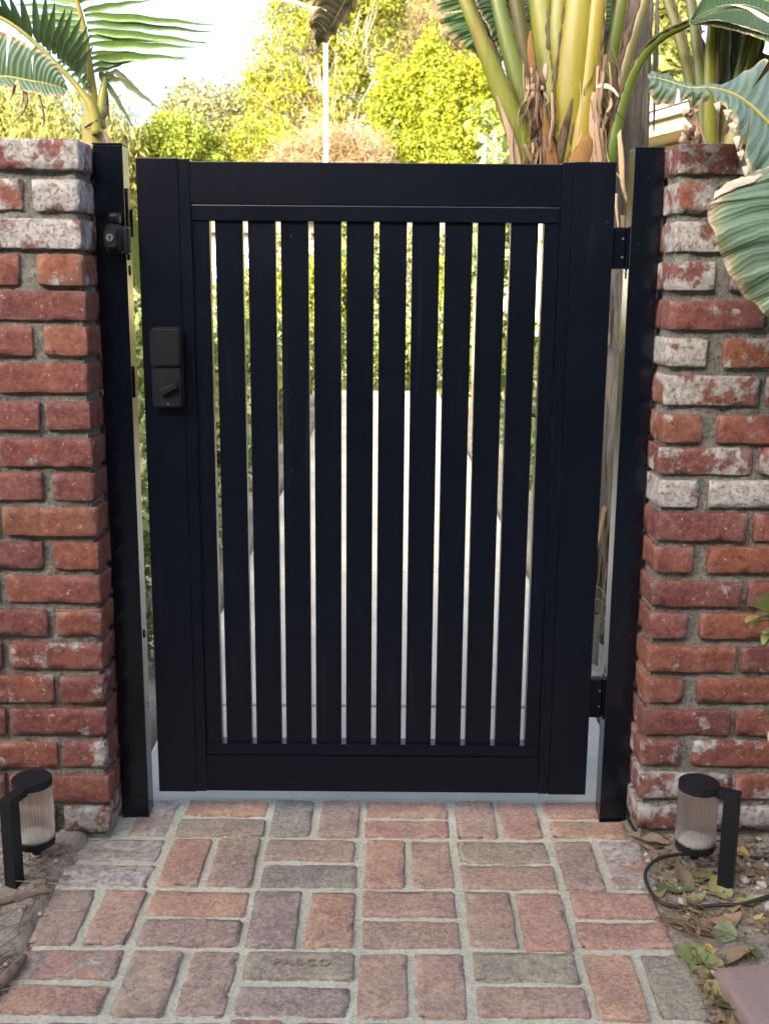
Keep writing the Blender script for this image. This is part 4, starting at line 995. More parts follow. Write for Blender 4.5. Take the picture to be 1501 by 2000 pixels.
# torn arching leaf
mid = [P(1575, 380, -.22), P(1530, 285, -.22), P(1490, 232, -.22), P(1440, 190, -.22), P(1390, 173, -.22), P(1345, 172, -.22), P(1300, 158, -.21), P(1264, 150, -.20)]
lo = [P(1570, 420, -.25), P(1520, 345, -.29), P(1462, 330, -.31), P(1440, 250, -.30), P(1408, 205, -.27), P(1355, 190, -.24), P(1300, 202, -.22), P(1258, 176, -.20)]
up = [P(1590, 330, -.15), P(1560, 235, -.12), P(1540, 165, -.10), P(1490, 118, -.10), P(1425, 152, -.13), P(1350, 158, -.17), P(1300, 138, -.17), P(1262, 138, -.18)]
tl = blade('torn_leaf', mid, lo, up, M['blade_torn'], fl, 90, 14, tears=((.16, .27, .36, .44, .52, .63, .72, .80), (.22, .40, .52, .75)), sag=(.012, .006), gapf=.16, wave=.004, midrib=.010, seedv=8)
for k, t in enumerate((.18, .24, .30, .35, .40, .46, .52, .58)):    # curled pale scraps on the torn edge
    e = spline([tuple(p) for p in lo], 50)[int(t * 49)]; p = Vector(e); L = U(.010, .022)
    V, Fc, UV = sweep([p + Vector((U(-.004, .004), -.002, .004)), p + Vector((-L * .5, -.008, U(-.004, .004))), p + Vector((-L * .3, -.004, -L))], [.006, .017, .003], [.0012, .0016, .001], 8, (0, .3, 1), True, None, .35)
    mk('dry_scrap', V, Fc, M['tan_dry'], tl, p, True, UV)
# broad hanging leaf
mid = [P(1560, 300, YF), P(1600, 380, YF - .01), P(1615, 470, YF - .015), P(1605, 570, YF - .01), P(1560, 680, YF)]
lf = [P(1548, 300, YF), P(1432, 362, YF - .03), P(1383, 400, YF - .04), P(1402, 478, YF - .05), P(1440, 560, YF - .04), P(1498, 618, YF - .03), P(1552, 685, YF)]
rg = [P(1570, 295, YF), P(1690, 340, YF + .03), P(1740, 450, YF + .04), P(1720, 580, YF + .03), P(1570, 685, YF)]
blade('broad_leaf', mid, lf, rg, M['blade_blue'], fl, 80, 16, sag=(.022, .015), wave=.003, midrib=.014, seedv=4)
sp = spline([tuple(P(x, y, YF - .035)) for x, y in ((1486, 342), (1462, 352), (1436, 358), (1412, 370), (1394, 384), (1388, 402))], 20)
V, Fc, UV = sweep([Vector(p) + Vector((0, -.006, 0)) for p in sp], [.003 + .013 * math.sin(math.pi * (i / 19) ** .8) for i in range(20)], [.0016] * 20, 8, (0.4, .3, 1), True, None, .3)
mk('dry_leaf_edge', V, Fc, M['tan_dry'], fl, Vector(sp[0]), True, UV)

# ------------------------------------------------------------------ palm behind the left wall
YP = 0.95
pm = thing('young_palm', 'young palm with yellow stalks and spreading fronds above the left wall', 'palm', (P(190, 280, YP).x, YP, -0.02))
pb = P(190, 280, YP)
V, Fc, UV = [], [], []
prof = [(-.05, .075), (.3, .06), (.8, .045), (1.2, .036), (1.40, .033), (1.50, .032), (1.53, .036), (1.56, .031), (1.62, .028), (1.66, .020)]
for i, q in enumerate(spline(prof, 50)):
    for k in range(24):
        th = 2 * math.pi * k / 24; r = q[1] * (1 + .05 * noise.noise(Vector((math.cos(th) * 2, math.sin(th) * 2, q[0] * 9))))
        V.append((pb.x + r * math.cos(th) + .01 * math.sin(q[0] * 3), YP + r * math.sin(th), q[0])); UV.append((k / 24, q[0]))
for i in range(49):
    for k in range(24): Fc.append((i * 24 + k, i * 24 + (k + 1) % 24, (i + 1) * 24 + (k + 1) % 24, (i + 1) * 24 + k))
mk('trunk', V, Fc, M['petiole'], pm, (pb.x, YP, 1.3), True, UV).color = (0.19, 0.175, 0.035, 1)
sheath([(166, 250, YP - .03, 3), (172, 246, YP - .04, 5), (182, 240, YP - .045, 4), (190, 234, YP - .045, 3)], M['dark_fibre'], 'dry_sheath_or_shade', pm)
sheath([(200, 232, YP - .042, 8), (205, 220, YP - .042, 12), (209, 206, YP - .04, 4)], M['dark_fibre'], 'dry_sheath_or_shade', pm)
sheath([(214, 285, YP - .03, 12), (208, 266, YP - .035, 9), (196, 254, YP - .042, 3)], M['fibre'], 'dry_sheath_or_shade', pm)
def leaflet(parent, a, b, w, sagz, col, fold=(0, -0.5, 1), n=14):
    """one leaflet from a to b, widest near a third of its length, folded along its rib"""
    a, b = Vector(a), Vector(b); d = b - a; L = d.length
    sd_ = d.cross(Vector((0, 1, 0.15))).normalized(); up_ = sd_.cross(d).normalized()
    V, Fc = [], []
    for i in range(n + 1):
        t = i / n; c = a + d * t + Vector((0, 0, -sagz * L * t * t))
        ww = w / 2 * (min(1, .35 + t * 4) if t < .2 else (1.0 - ((t - .2) / .8) ** 1.6)) + .0006
        ww *= 1 + .12 * noise.noise(c * 30)
        fd = up_ * (-ww * .45) + Vector((0, 0, 0.0015 * math.sin(t * 20)))
        V += [c + sd_ * ww + fd, c, c - sd_ * ww + fd]
    for i in range(n):
        for k in range(2): q = i * 3 + k; Fc.append((q, q + 1, q + 4, q + 3))
    o = mk('leaflet', V, Fc, M['palm'], parent, a, True); o.color = tuple(col) + (1,)
    return o
PG = lambda: random.choice([(0.10, 0.19, 0.035), (0.12, 0.21, 0.04), (0.085, 0.165, 0.04), (0.14, 0.22, 0.05)])
# upright frond: yellow rachis, leaflets to both sides
rx = [(186, 250, YP, 24), (183, 205, YP, 20), (177, 140, YP, 13), (165, 60, YP - .01, 10), (148, -5, YP - .02, 9), (120, -90, YP - .03, 7)]
sp = spline(rx, 30); V, Fc, UV = sweep([P(*q[:3]) for q in sp], [S(q[3], q[2]) for q in sp], None, 10)
fr = mk('frond', V, Fc, M['petiole'], pm, P(*rx[0][:3]), True, UV); fr.color = (0.23, 0.205, 0.035, 1)
for (x0, y0, x1, y1, w, sg, dy) in ((163, 22, 292, -2, 12, .0, .0), (166, 30, 418, 44, 13, .0, -.02), (170, 45, 415, 58, 13, .0, .0), (172, 60, 408, 80, 14, .0, -.03), (174, 72, 400, 78, 12, .0, .02),
                                    (176, 87, 384, 88, 14, .0, -.02), (178, 104, 368, 112, 12, .0, .02), (180, 114, 364, 108, 14, .0, -.03), (182, 128, 300, 108, 12, .0, .0), (184, 140, 268, 112, 10, .0, .02), (152, 5, 330, -60, 12, 0, 0)):
    leaflet(fr, P(x0, y0, YP), P(x1, y1, YP + dy), S(w, YP), sg + .02, PG())
for (x0, y0, x1, y1, dy) in ((150, 5, 60, -14, .1), (156, 22, 30, 0, .12), (160, 32, 20, 28, .12), (164, 46, 40, 36, .13), (166, 56, 60, 54, .12), (168, 66, 70, 70, .14), (170, 78, 84, 84, .12), (172, 92, 100, 98, .12), (174, 106, 112, 128, .12), (176, 120, 120, 140, .1), (178, 132, 132, 150, .1), (180, 146, 148, 162, .1), (182, 160, 158, 176, .08)):
    leaflet(fr, P(x0, y0, YP + .01), P(x1, y1, YP + dy), S(11, YP), .05, PG())
# arching frond to the upper left, its leaflets standing up, painted dark as silhouettes against the sky
rx = [(190, 262, YP - .03, 20), (180, 212, YP - .035, 18), (150, 168, YP - .04, 11), (115, 130, YP - .05, 9), (70, 85, YP - .06, 8), (20, 45, YP - .07, 7), (-60, 5, YP - .08, 6)]
sp = spline(rx, 34); V, Fc, UV = sweep([P(*q[:3]) for q in sp], [S(q[3], q[2]) for q in sp], None, 10)
fr = mk('frond', V, Fc, M['petiole'], pm, P(*rx[0][:3]), True, UV); fr.color = (0.22, 0.22, 0.05, 1)
for (x0, y0, x1, y1) in ((28, 52, -2, -14), (45, 66, 18, -10), (60, 75, 40, -12), (77, 84, 66, -14), (88, 92, 90, -10), (96, 100, 108, 5), (106, 106, 128, 18), (116, 116, 142, 20), (124, 124, 160, 34), (134, 130, 172, 52), (142, 138, 178, 68), (150, 146, 182, 92), (14, 40, -20, -10), (2, 34, -40, -5)):
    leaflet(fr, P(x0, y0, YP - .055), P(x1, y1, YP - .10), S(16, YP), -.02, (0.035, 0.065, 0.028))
for (x0, y0, x1, y1) in ((156, 156, 166, 110), (164, 168, 174, 128), (170, 178, 180, 140), (120, 118, 96, 170), (100, 102, 70, 150), (80, 88, 40, 130)):
    leaflet(fr, P(x0, y0, YP - .04), P(x1, y1, YP + .10), S(9, YP), .0, PG())
# new spear and its drooping leaflets
rx = [(196, 250, YP - .01, 20), (198, 210, YP - .01, 18), (203, 170, YP - .01, 13), (206, 150, YP - .01, 6)]
sp = spline(rx, 14); V, Fc, UV = sweep([P(*q[:3]) for q in sp], [S(q[3], q[2]) for q in sp], None, 10)
fr = mk('frond', V, Fc, M['petiole'], pm, P(*rx[0][:3]), True, UV); fr.color = (0.20, 0.23, 0.06, 1)
for a, b, sg in (((200, 152, 226, 138), (226, 138, 270, 172), .0), ((206, 152, 240, 158), (240, 158, 312, 210), .0)):
    leaflet(fr, P(a[0], a[1], YP), P(a[2] + 6, a[3], YP), S(12, YP), .0, (0.13, 0.17, 0.06)); leaflet(fr, P(b[0] - 4, b[1] - 2, YP), P(b[2], b[3], YP), S(10, YP), .03, (0.14, 0.17, 0.08))
leaflet(fr, P(208, 160, YP), P(262, 248, YP), S(9, YP), .02, (0.09, 0.12, 0.06))
leaflet(fr, P(204, 158, YP), P(214, 235, YP), S(8, YP), .02, (0.10, 0.12, 0.05))
leaflet(fr, P(200, 160, YP), P(196, 110, YP + .05), S(10, YP), .0, PG())
# frond hanging behind the gap between post and gate
rx = [(196, 262, YP + .03, 16), (215, 330, YP + .05, 10), (245, 440, YP + .08, 8), (262, 560, YP + .08, 5)]
sp = spline(rx, 14); V, Fc, UV = sweep([P(*q[:3]) for q in sp], [S(q[3], q[2]) for q in sp], None, 8)
fr = mk('frond', V, Fc, M['petiole'], pm, P(*rx[0][:3]), True, UV); fr.color = (0.20, 0.23, 0.06, 1)
for k in range(16):
    y0 = 400 + k * 10; leaflet(fr, P(238 + k * 1.6, y0, YP + .08), P(238 + k * 1.6 + 60, y0 + 70, YP + .1), S(9, YP), .1, (0.16, 0.24, 0.06))

# torn paddle leaf at the left border, on its own stem beyond the picture
YL2 = 0.55
lf2 = thing('torn_leaf_plant', 'torn grey-green paddle leaf with hanging dry strips at the left border', 'plant', (P(-130, 300, YL2).x, YL2, -0.02))
xb = P(-130, 300, YL2).x
tube('stem', [(xb, YL2, -.03), (xb, YL2, .7), (xb + .01, YL2, 1.3), P(-60, 175, YL2)], [.04, .035, .028, .014], M['petiole'], lf2, 12, 24, (xb, YL2, .6)).color = (0.2, 0.22, 0.06, 1)
mid = [P(-60, 175, YL2), P(-20, 158, YL2), P(10, 150, YL2), P(60, 158, YL2), P(95, 164, YL2), P(134, 176, YL2)]
up = [P(-60, 160, YL2), P(-20, 70, YL2 - .02), P(16, 66, YL2 - .03), P(58, 86, YL2 - .03), P(105, 116, YL2 - .02), P(130, 160, YL2 - .01)]
dn = [P(-60, 185, YL2), P(-20, 172, YL2 - .03), P(10, 164, YL2 - .03), P(60, 172, YL2 - .02), P(95, 180, YL2 - .02), P(134, 180, YL2)]
blade('torn_leaf', mid, up, dn, M['blade_torn'], lf2, 60, 12, tears=((.42, .63), (.5,)), sag=(.008, .004), gapf=.13, wave=.0012, midrib=.008, seedv=12)
for pts in ([(30, 165), (26, 182), (20, 196)], [(44, 166), (53, 190), (48, 215), (28, 238)], [(42, 166), (46, 185), (42, 210)], [(72, 168), (80, 200), (87, 230), (83, 248)]):
    sp = spline([tuple(P(x, y, YL2 - .02)) for x, y in pts], 12)
    V, Fc, UV = sweep([Vector(p) for p in sp], [S(6, YL2) * (1 - .6 * i / 11) for i in range(12)], [.0015] * 12, 5, (1, .4, 0))
    mk('dry_strip', V, Fc, M['fibre'], lf2, Vector(sp[0]), True, UV)

# ------------------------------------------------------------------ small variegated shrub at the right border
vs_ = thing('variegated_shrub', 'cream-edged small-leaved shrub peeping in at the right border', 'shrub', (0.86, -0.22, 0.0))
xs_ = P(1560, 1230, -.22)
tube('stem', [(0.90, -.22, -.02), (0.91, -.22, .25), (xs_.x, -.22, .45), (xs_.x, -.22, .62)], [.006, .005, .004, .003], M['bark'], vs_, 6, 20)
def small_leaf(parent, c, d, L, w, col, curl=.2, name='leaf'):
    d = Vector(d).normalized(); s_ = d.cross(Vector((0, .5, 1))).normalized(); nrm = s_.cross(d)
    V, Fc = [], []; n = 8
    for i in range(n + 1):
        t = i / n; ww = w / 2 * math.sin(math.pi * min(1, t * .97 + .03)) ** .75 * (1.15 - .4 * t)
        cpt = Vector(c) + d * (L * t) - nrm * (curl * L * t * t)
        V += [cpt + s_ * ww + nrm * ww * .35, cpt, cpt - s_ * ww + nrm * ww * .35]
    for i in range(n):
        for k in range(2): q = i * 3 + k; Fc.append((q, q + 1, q + 4, q + 3))
    o = mk(name, V, Fc, M['tint'], parent, c); o.color = tuple(col) + (1,); return o
for (x, y, x1, y1) in ((1502, 1200, 1468, 1172), (1505, 1196, 1486, 1160), (1508, 1208, 1464, 1200), (1506, 1212, 1470, 1214), (1510, 1225, 1490, 1245), (1512, 1190, 1506, 1150), (1512, 1240, 1495, 1228), (1520, 1220, 1540, 1170), (1508, 1400, 1490, 1378), (1512, 1410, 1486, 1396), (1514, 1420, 1500, 1440), (1530, 1390, 1545, 1350)):
    a, b = P(x, y, -.22), P(x1, y1, -.25 + U(-.02, .02)); d = b - a
    small_leaf(vs_, a, d, d.length * 1.25, d.length * .6, random.choice([(.40, .43, .17), (.30, .36, .13), (.52, .50, .27)]))
tube('stem', [P(1560, 1230, -.22), P(1530, 1215, -.22), P(1502, 1202, -.22)], [.0025, .002, .0015], M['bark'], vs_, 5, 10)
tube('stem', [(0.91, -.22, .3), P(1540, 1410, -.22), P(1506, 1402, -.22)], [.0025, .002, .0015], M['bark'], vs_, 5, 10)

# ------------------------------------------------------------------ fallen leaves, stones, twigs
def ground_leaf(px, py, ang, L, w, col, label, curl=.25, tilt=.25, z=None, fold=.35):
    c = G(px, py, 0.016); zz = soil_h(c.x, c.y) if z is None else z
    V, Fc = [], []; n = 10
    ca, sa = math.cos(ang), math.sin(ang); rn = U(0, 99)
    for i in range(n + 1):
        t = i / n - .5; tt = i / n
        ww = w / 2 * max(.02, math.sin(math.pi * (tt * .96 + .02))) ** .8 * (1.2 - .45 * tt) * (1 + .10 * noise.noise(Vector((tt * 9, rn, 0))))
        for k in (-1, -.5, 0, .5, 1):
            x_, y_ = t * L, k * ww
            z_ = fold * abs(k) ** 1.4 * ww + curl * L * (t * t) * 1.6 + .12 * w * noise.noise(Vector((t * 5 + rn, k * 2, 1)))
            z_ += tilt * x_
            V.append((c.x + x_ * ca - y_ * sa, c.y + x_ * sa + y_ * ca, z_))
    mn = min(v[2] for v in V); V = [(a, b, d - mn + zz - .001) for a, b, d in V]
    for i in range(n):
        for k in range(4): q = i * 5 + k; Fc.append((q, q + 1, q + 6, q + 5))
    o = mk('fallen_leaf', V, Fc, M['tint'], None, (c.x, c.y, zz)); o.color = tuple(col) + (1,)
    tag(o, label, 'leaf', 'fallen leaves on the soil')
    st = [(c.x - ca * L * .5, c.y - sa * L * .5, V[2][2]), (c.x - ca * L * .75, c.y - sa * L * .75, zz + .006)]
    q = tube('leaf_stem', st, [.0009, .0006], M['tint'], o, 5, 4); q.color = tuple(x * .8 for x in col) + (1,)
    return o
GRN, OLV, TAN, BRW, GRY, YLW = (.16, .22, .08), (.27, .29, .11), (.30, .21, .13), (.19, .12, .075), (.22, .20, .18), (.46, .36, .07)
R_ = math.radians
ground_leaf(1350, 1858, R_(80), .062, .052, (.20, .27, .09), 'round green fallen leaf beside the paving edge, stem across the bricks', .1, .1)
ground_leaf(1416, 1812, R_(60), .052, .046, (.22, .29, .16), 'speckled pale green fallen leaf under the brown curled one')
ground_leaf(1398, 1850, R_(-80), .050, .034, (.25, .23, .21), 'grey papery fallen leaf between the green ones', .15, .15)
ground_leaf(1388, 1872, R_(140), .052, .040, (.23, .29, .13), 'pale green folded fallen leaf below the grey one')
ground_leaf(1372, 1892, R_(160), .045, .030, (.22, .26, .11), 'small narrow green fallen leaf under the pale folded one')
ground_leaf(1382, 1848, R_(70), .034, .026, YLW, 'small yellow fallen leaf tucked among green leaves')
ground_leaf(1318, 1728, R_(-20), .075, .036, (.10, .15, .06), 'dark green cupped fallen leaf inside the cable loop', .3, .1)
ground_leaf(1368, 1706, R_(20), .058, .042, (.21, .21, .10), 'olive wrinkled fallen leaf behind the dark green one')
ground_leaf(1405, 1730, R_(100), .062, .048, (.33, .34, .14), 'pale yellow-green curled leaf at the foot of the path light post', .35, .3)
ground_leaf(1462, 1750, R_(5), .062, .032, (.30, .31, .13), 'long yellow-green fallen leaf right of the light post')
ground_leaf(1448, 1664, R_(80), .028, .024, (.50, .36, .08), 'small yellow leaf behind the path light post', .1, .5)
ground_leaf(1470, 1852, R_(75), .038, .030, (.10, .16, .07), 'small dark green rolled leaf near the mauve slab')
ground_leaf(1400, 1798, R_(25), .115, .055, (.31, .215, .125), 'large tan curled leaf below the cable', .35, .12)
ground_leaf(1428, 1862, R_(25), .105, .035, (.30, .22, .13), 'long rolled tan leaf pointing at the mauve slab', .1, .15, None, .9)
ground_leaf(1268, 1640, R_(-35), .085, .045, (.27, .20, .14), 'folded tan leaf leaning on the paving edge by the post', .3, .1, None, .9)
ground_leaf(1290, 1662, R_(-15), .07, .035, (.23, .165, .11), 'brown leaf lying under the thin lamp cable')
ground_leaf(1335, 1712, R_(110), .06, .034, (.20, .155, .12), 'upright brown leaf fragment inside the cable loop', .3, .6)
ground_leaf(1398, 1935, R_(-65), .085, .034, (.27, .27, .10), 'yellow-green folded leaf in the crack beside the slab', .2, .05, None, .8)
ground_leaf(1412, 1955, R_(-60), .07, .028, (.12, .17, .06), 'green curled leaf under the folded one beside the slab')
ground_leaf(1418, 1990, R_(-50), .08, .032, (.22, .155, .10), 'brown leaf in the crack at the bottom border')
ground_leaf(1355, 1745, R_(10), .05, .03, (.26, .25, .11), 'small olive leaf touching the cable loop')
for (px, py) in ((1330, 1790), (1372, 1770), (1465, 1700), (1480, 1890)):
    ground_leaf(px, py, U(0, 6), U(.03, .05), U(.018, .028), random.choice([TAN, BRW, OLV]), 'small dry leaf scrap on the soil by the cable')
def pebble_mesh(nm, sd_, sub=2):
    bm = bmesh.new(); bmesh.ops.create_icosphere(bm, subdivisions=sub, radius=1)
    for v in bm.verts:
        n = v.co.normalized(); v.co = n * (1 + .28 * noise.noise(n * 1.3 + Vector((sd_, 0, 0))) + .10 * noise.noise(n * 3.5 + Vector((0, sd_, 0))))
    me = bpy.data.meshes.new(nm); bm.to_mesh(me); bm.free(); return me
PEB = [pebble_mesh('pebble', 3.3 * k) for k in range(5)]
for i, (px, py, s_) in enumerate(((1452, 1722, 15), (1487, 1730, 14), (1392, 1700, 12), (1330, 1758, 12), (1500, 1765, 14), (1378, 1930, 11), (1368, 1662, 13), (1470, 1622, 10), (1440, 1625, 9), (1480, 1650, 8), (1484, 1800, 8), (1420, 1690, 8), (1460, 1690, 8), (1495, 1690, 9), (1330, 1628, 8), (1350, 1675, 7), (1478, 1612, 8), (1410, 1655, 7))):
    p = G(px, py, .008); r = S(s_, p.y) * .9
    o = link('pebble', PEB[i % 5], M['stone'], None, (p.x, p.y, soil_h(p.x, p.y) + r * .3)); o.scale = (r, r * U(.7, 1), r * U(.55, .8)); o.rotation_euler = (U(-.3, .3), U(-.3, .3), U(0, 6))
    tag(o, 'pale pebble on the soil around the right path light', 'pebble', 'pale pebbles by the right path light')
for i, (px, py, s_) in enumerate(((60, 1712, 6), (78, 1782, 7), (40, 1782, 6), (24, 1898, 8), (12, 1885, 7), (100, 1770, 6), (70, 1672, 12))):
    p = G(px, py, .008); r = S(s_, p.y) * .9
    o = link('pebble', PEB[i % 5], M['stone'], None, (p.x, p.y, soil_h(p.x, p.y) + r * .3)); o.scale = (r, r * U(.7, 1), r * U(.55, .8)); o.rotation_euler = (0, 0, U(0, 6))
    tag(o, 'small pale pebble on the soil left of the paving', 'pebble', 'pebbles left of the paving')
def leaf_quads_flat(C, size, rng):
    n = len(C); s_ = size * (.5 + rng.random(n)); a = rng.random(n) * 6.28
    d = np.stack([np.cos(a), np.sin(a), rng.normal(0, .35, n)], 1); e = np.stack([-np.sin(a), np.cos(a), rng.normal(0, .35, n)], 1) * .5
    up = np.array([0, 0, 1.0]) * (s_ * rng.random(n) * .3)[:, None]
    A, B = d * s_[:, None] / 2, e * s_[:, None] / 2
    V = np.stack([C - A + up, C - A * .2 + B, C + A + up, C + A * .1 - B], 1).reshape(-1, 3)
    return V, np.arange(n * 4).reshape(n, 4)
# gravel and crumbs: too many to count
def scatter_lumps(name, n, region, smin, smax, mat):
    ico = [(0, 0, 1), (.9, 0, .1), (0, .9, -.1), (-.9, 0, .1), (0, -.9, 0), (0, 0, -1)]; fi = [(0, 1, 2), (0, 2, 3), (0, 3, 4), (0, 4, 1), (5, 2, 1), (5, 3, 2), (5, 4, 3), (5, 1, 4)]
    V = np.zeros((n * 6, 3)); Q = np.zeros((n * 8, 3), int); k = 0; tries = 0
    while k < n and tries < n * 20:
        tries += 1
        x, y = U(region[0], region[1]), U(region[2], region[3])
        if region[4](x, y) < U(0, 1): continue
        s_ = smin + (smax - smin) * U(0, 1) ** 3; a = U(0, 6.3); z = soil_h(x, y)
        for j, (vx, vy, vz) in enumerate(ico):
            q = s_ * U(.7, 1.2); V[k * 6 + j] = (x + q * (vx * math.cos(a) - vy * math.sin(a)), y + q * (vx * math.sin(a) + vy * math.cos(a)) * .8, z + q * vz * .6)
        Q[k * 8:(k + 1) * 8] = np.array(fi) + k * 6; k += 1
    o = link(name, np_mesh(name, V[:k * 6], Q[:k * 8]), mat, smooth=False); tag(o, kind='stuff'); return o
def right_bed(x, y): return 0 if x < .545 or y > -.115 else (1.0 if y > -.42 else .35)
def left_bed(x, y): return 0 if x > -.655 or y > -.115 else .6
tag(scatter_lumps('gravel', 3200, (.54, 1.25, -.85, -.11, right_bed), .002, .014, M['gravel']), 'mixed fine gravel on the soil right of the paving')
tag(scatter_lumps('gravel', 2600, (-1.1, -.65, -1.0, -.11, left_bed), .0012, .008, M['gravel']), 'soil crumbs and fine gravel left of the paving')
# crumbled leaf litter among the stones
rng_l = np.random.default_rng(5); C_ = []
while len(C_) < 520:
    x, y = U(.545, 1.1), U(-.85, -.11)
    dens = .9 if (y > -.45 and x < .95) else .25
    if x < .60 + max(0, (-y - .45)) * .1: dens = 1.0
    if U(0, 1) < dens: C_.append((x, y, soil_h(x, y) + U(.002, .010)))
C_ = np.array(C_); V_, Q_ = leaf_quads_flat(C_, .021, rng_l)
o = link('leaf_litter', np_mesh('leaf_litter', V_, Q_), M['litter'], smooth=False); tag(o, 'crumbled dry leaf litter on the soil right of the paving', None, None, 'stuff')
C_ = np.array([(U(-1.1, -.66), U(-.95, -.11), 0.0) for _ in range(160)]); C_[:, 2] = [soil_h(a, b) + .004 for a, b, _ in C_]
V_, Q_ = leaf_quads_flat(C_, .011, rng_l)
o = link('leaf_litter', np_mesh('leaf_litter', V_, Q_), M['litter'], smooth=False); tag(o, 'crumbled dry leaf litter on the soil left of the paving', None, None, 'stuff')
# straw and twigs
def twigs(name, n, fn, label):
    V, Fc = [], []
    for k in range(n):
        x, y, a, L, w = fn(k); z = max(0.004, soil_h(x, y)) + .002
        p0 = Vector((x - math.cos(a) * L / 2, y - math.sin(a) * L / 2, z)); p2 = Vector((x + math.cos(a) * L / 2, y + math.sin(a) * L / 2, z + U(0, .01)))
        p1 = (p0 + p2) / 2 + Vector((U(-.1, .1) * L, U(-.1, .1) * L, U(.001, .008)))
        sp = spline([tuple(p0), tuple(p1), tuple(p2)], 7)
        v, f, _ = sweep([Vector(p) for p in sp], [w * (1 - .5 * i / 6) for i in range(7)], None, 5); b = len(V); V += v; Fc += [tuple(i + b for i in q) for q in f]
    o = mk(name, V, Fc, M['litter']); tag(o, label, None, None, 'stuff'); return o
def fr_(k):
    if k < 34: c = G(1345, 1800, .01); return c.x + U(-.03, .05), c.y + U(-.05, .05), R_(-48) + U(-.25, .25), U(.05, .13), U(.0012, .0028)
    c = G(U(1240, 1500), U(1630, 1990), .01)
    return max(.56, c.x), c.y, U(0, 6.28), U(.02, .08), U(.0008, .002)
twigs('straw', 110, fr_, 'dry straw and twigs beside the cable loop')
def fl_(k):
    c = G(U(-150, 200), U(1640, 1990), .01)
    return min(-.665, c.x), c.y, U(0, 6.28) if k % 3 else R_(35) + U(-.3, .3), U(.02, .11), U(.0008, .0035)
twigs('straw', 110, fl_, 'dry straw and twigs on the soil left of the paving')
o = tube('stick', [G(-60, 2000, .012), G(-5, 1930, .014), G(30, 1890, .016), G(48, 1868, .012)], [.011, .010, .009, .006], M['bark'], None, 8, 24); tag(o, 'thick dry stick lying along the left paving edge', 'stick')
o = tube('stick', [G(-20, 1768, .012), G(40, 1752, .012), G(95, 1742, .01)], [.007, .007, .004], M['bark'], None, 8, 16); tag(o, 'short brown stick on the soil below the left path light', 'stick')

# ------------------------------------------------------------------ foliage clouds
def leaf_quads(C, size, rng, aspect=0.55, droop=0.0, var=0.55):
    """one pointed four-sided leaf per centre"""
    n = len(C); s_ = size * (1 + var * rng.standard_normal(n)).clip(.3, 2.4)
    d = rng.standard_normal((n, 3)); d[:, 2] -= droop; d /= np.linalg.norm(d, axis=1, keepdims=True)
    e = rng.standard_normal((n, 3)); e -= d * (e * d).sum(1, keepdims=True); e /= np.linalg.norm(e, axis=1, keepdims=True)
    a = d * (s_ / 2)[:, None]; b = e * (s_ * aspect / 2)[:, None]; nn = np.cross(d, e) * (s_ * .08)[:, None]
    V = np.stack([C - a, C + b * 1.0 - a * .1 + nn, C + a, C - b - a * .1 + nn], 1).reshape(-1, 3)
    return V, np.arange(n * 4).reshape(n, 4)
def limb_mesh(paths, n=7):
    V, Fc = [], []
    for pts, rad in paths:
        m = max(4, len(pts) * 3); sp = spline([tuple(p) + (r,) for p, r in zip(pts, rad)], m)
        v, f, _ = sweep([Vector(q[:3]) for q in sp], [max(.004, 2 * q[3]) for q in sp], None, n); b = len(V); V += v; Fc += [tuple(i + b for i in q) for q in f]
    return V, Fc
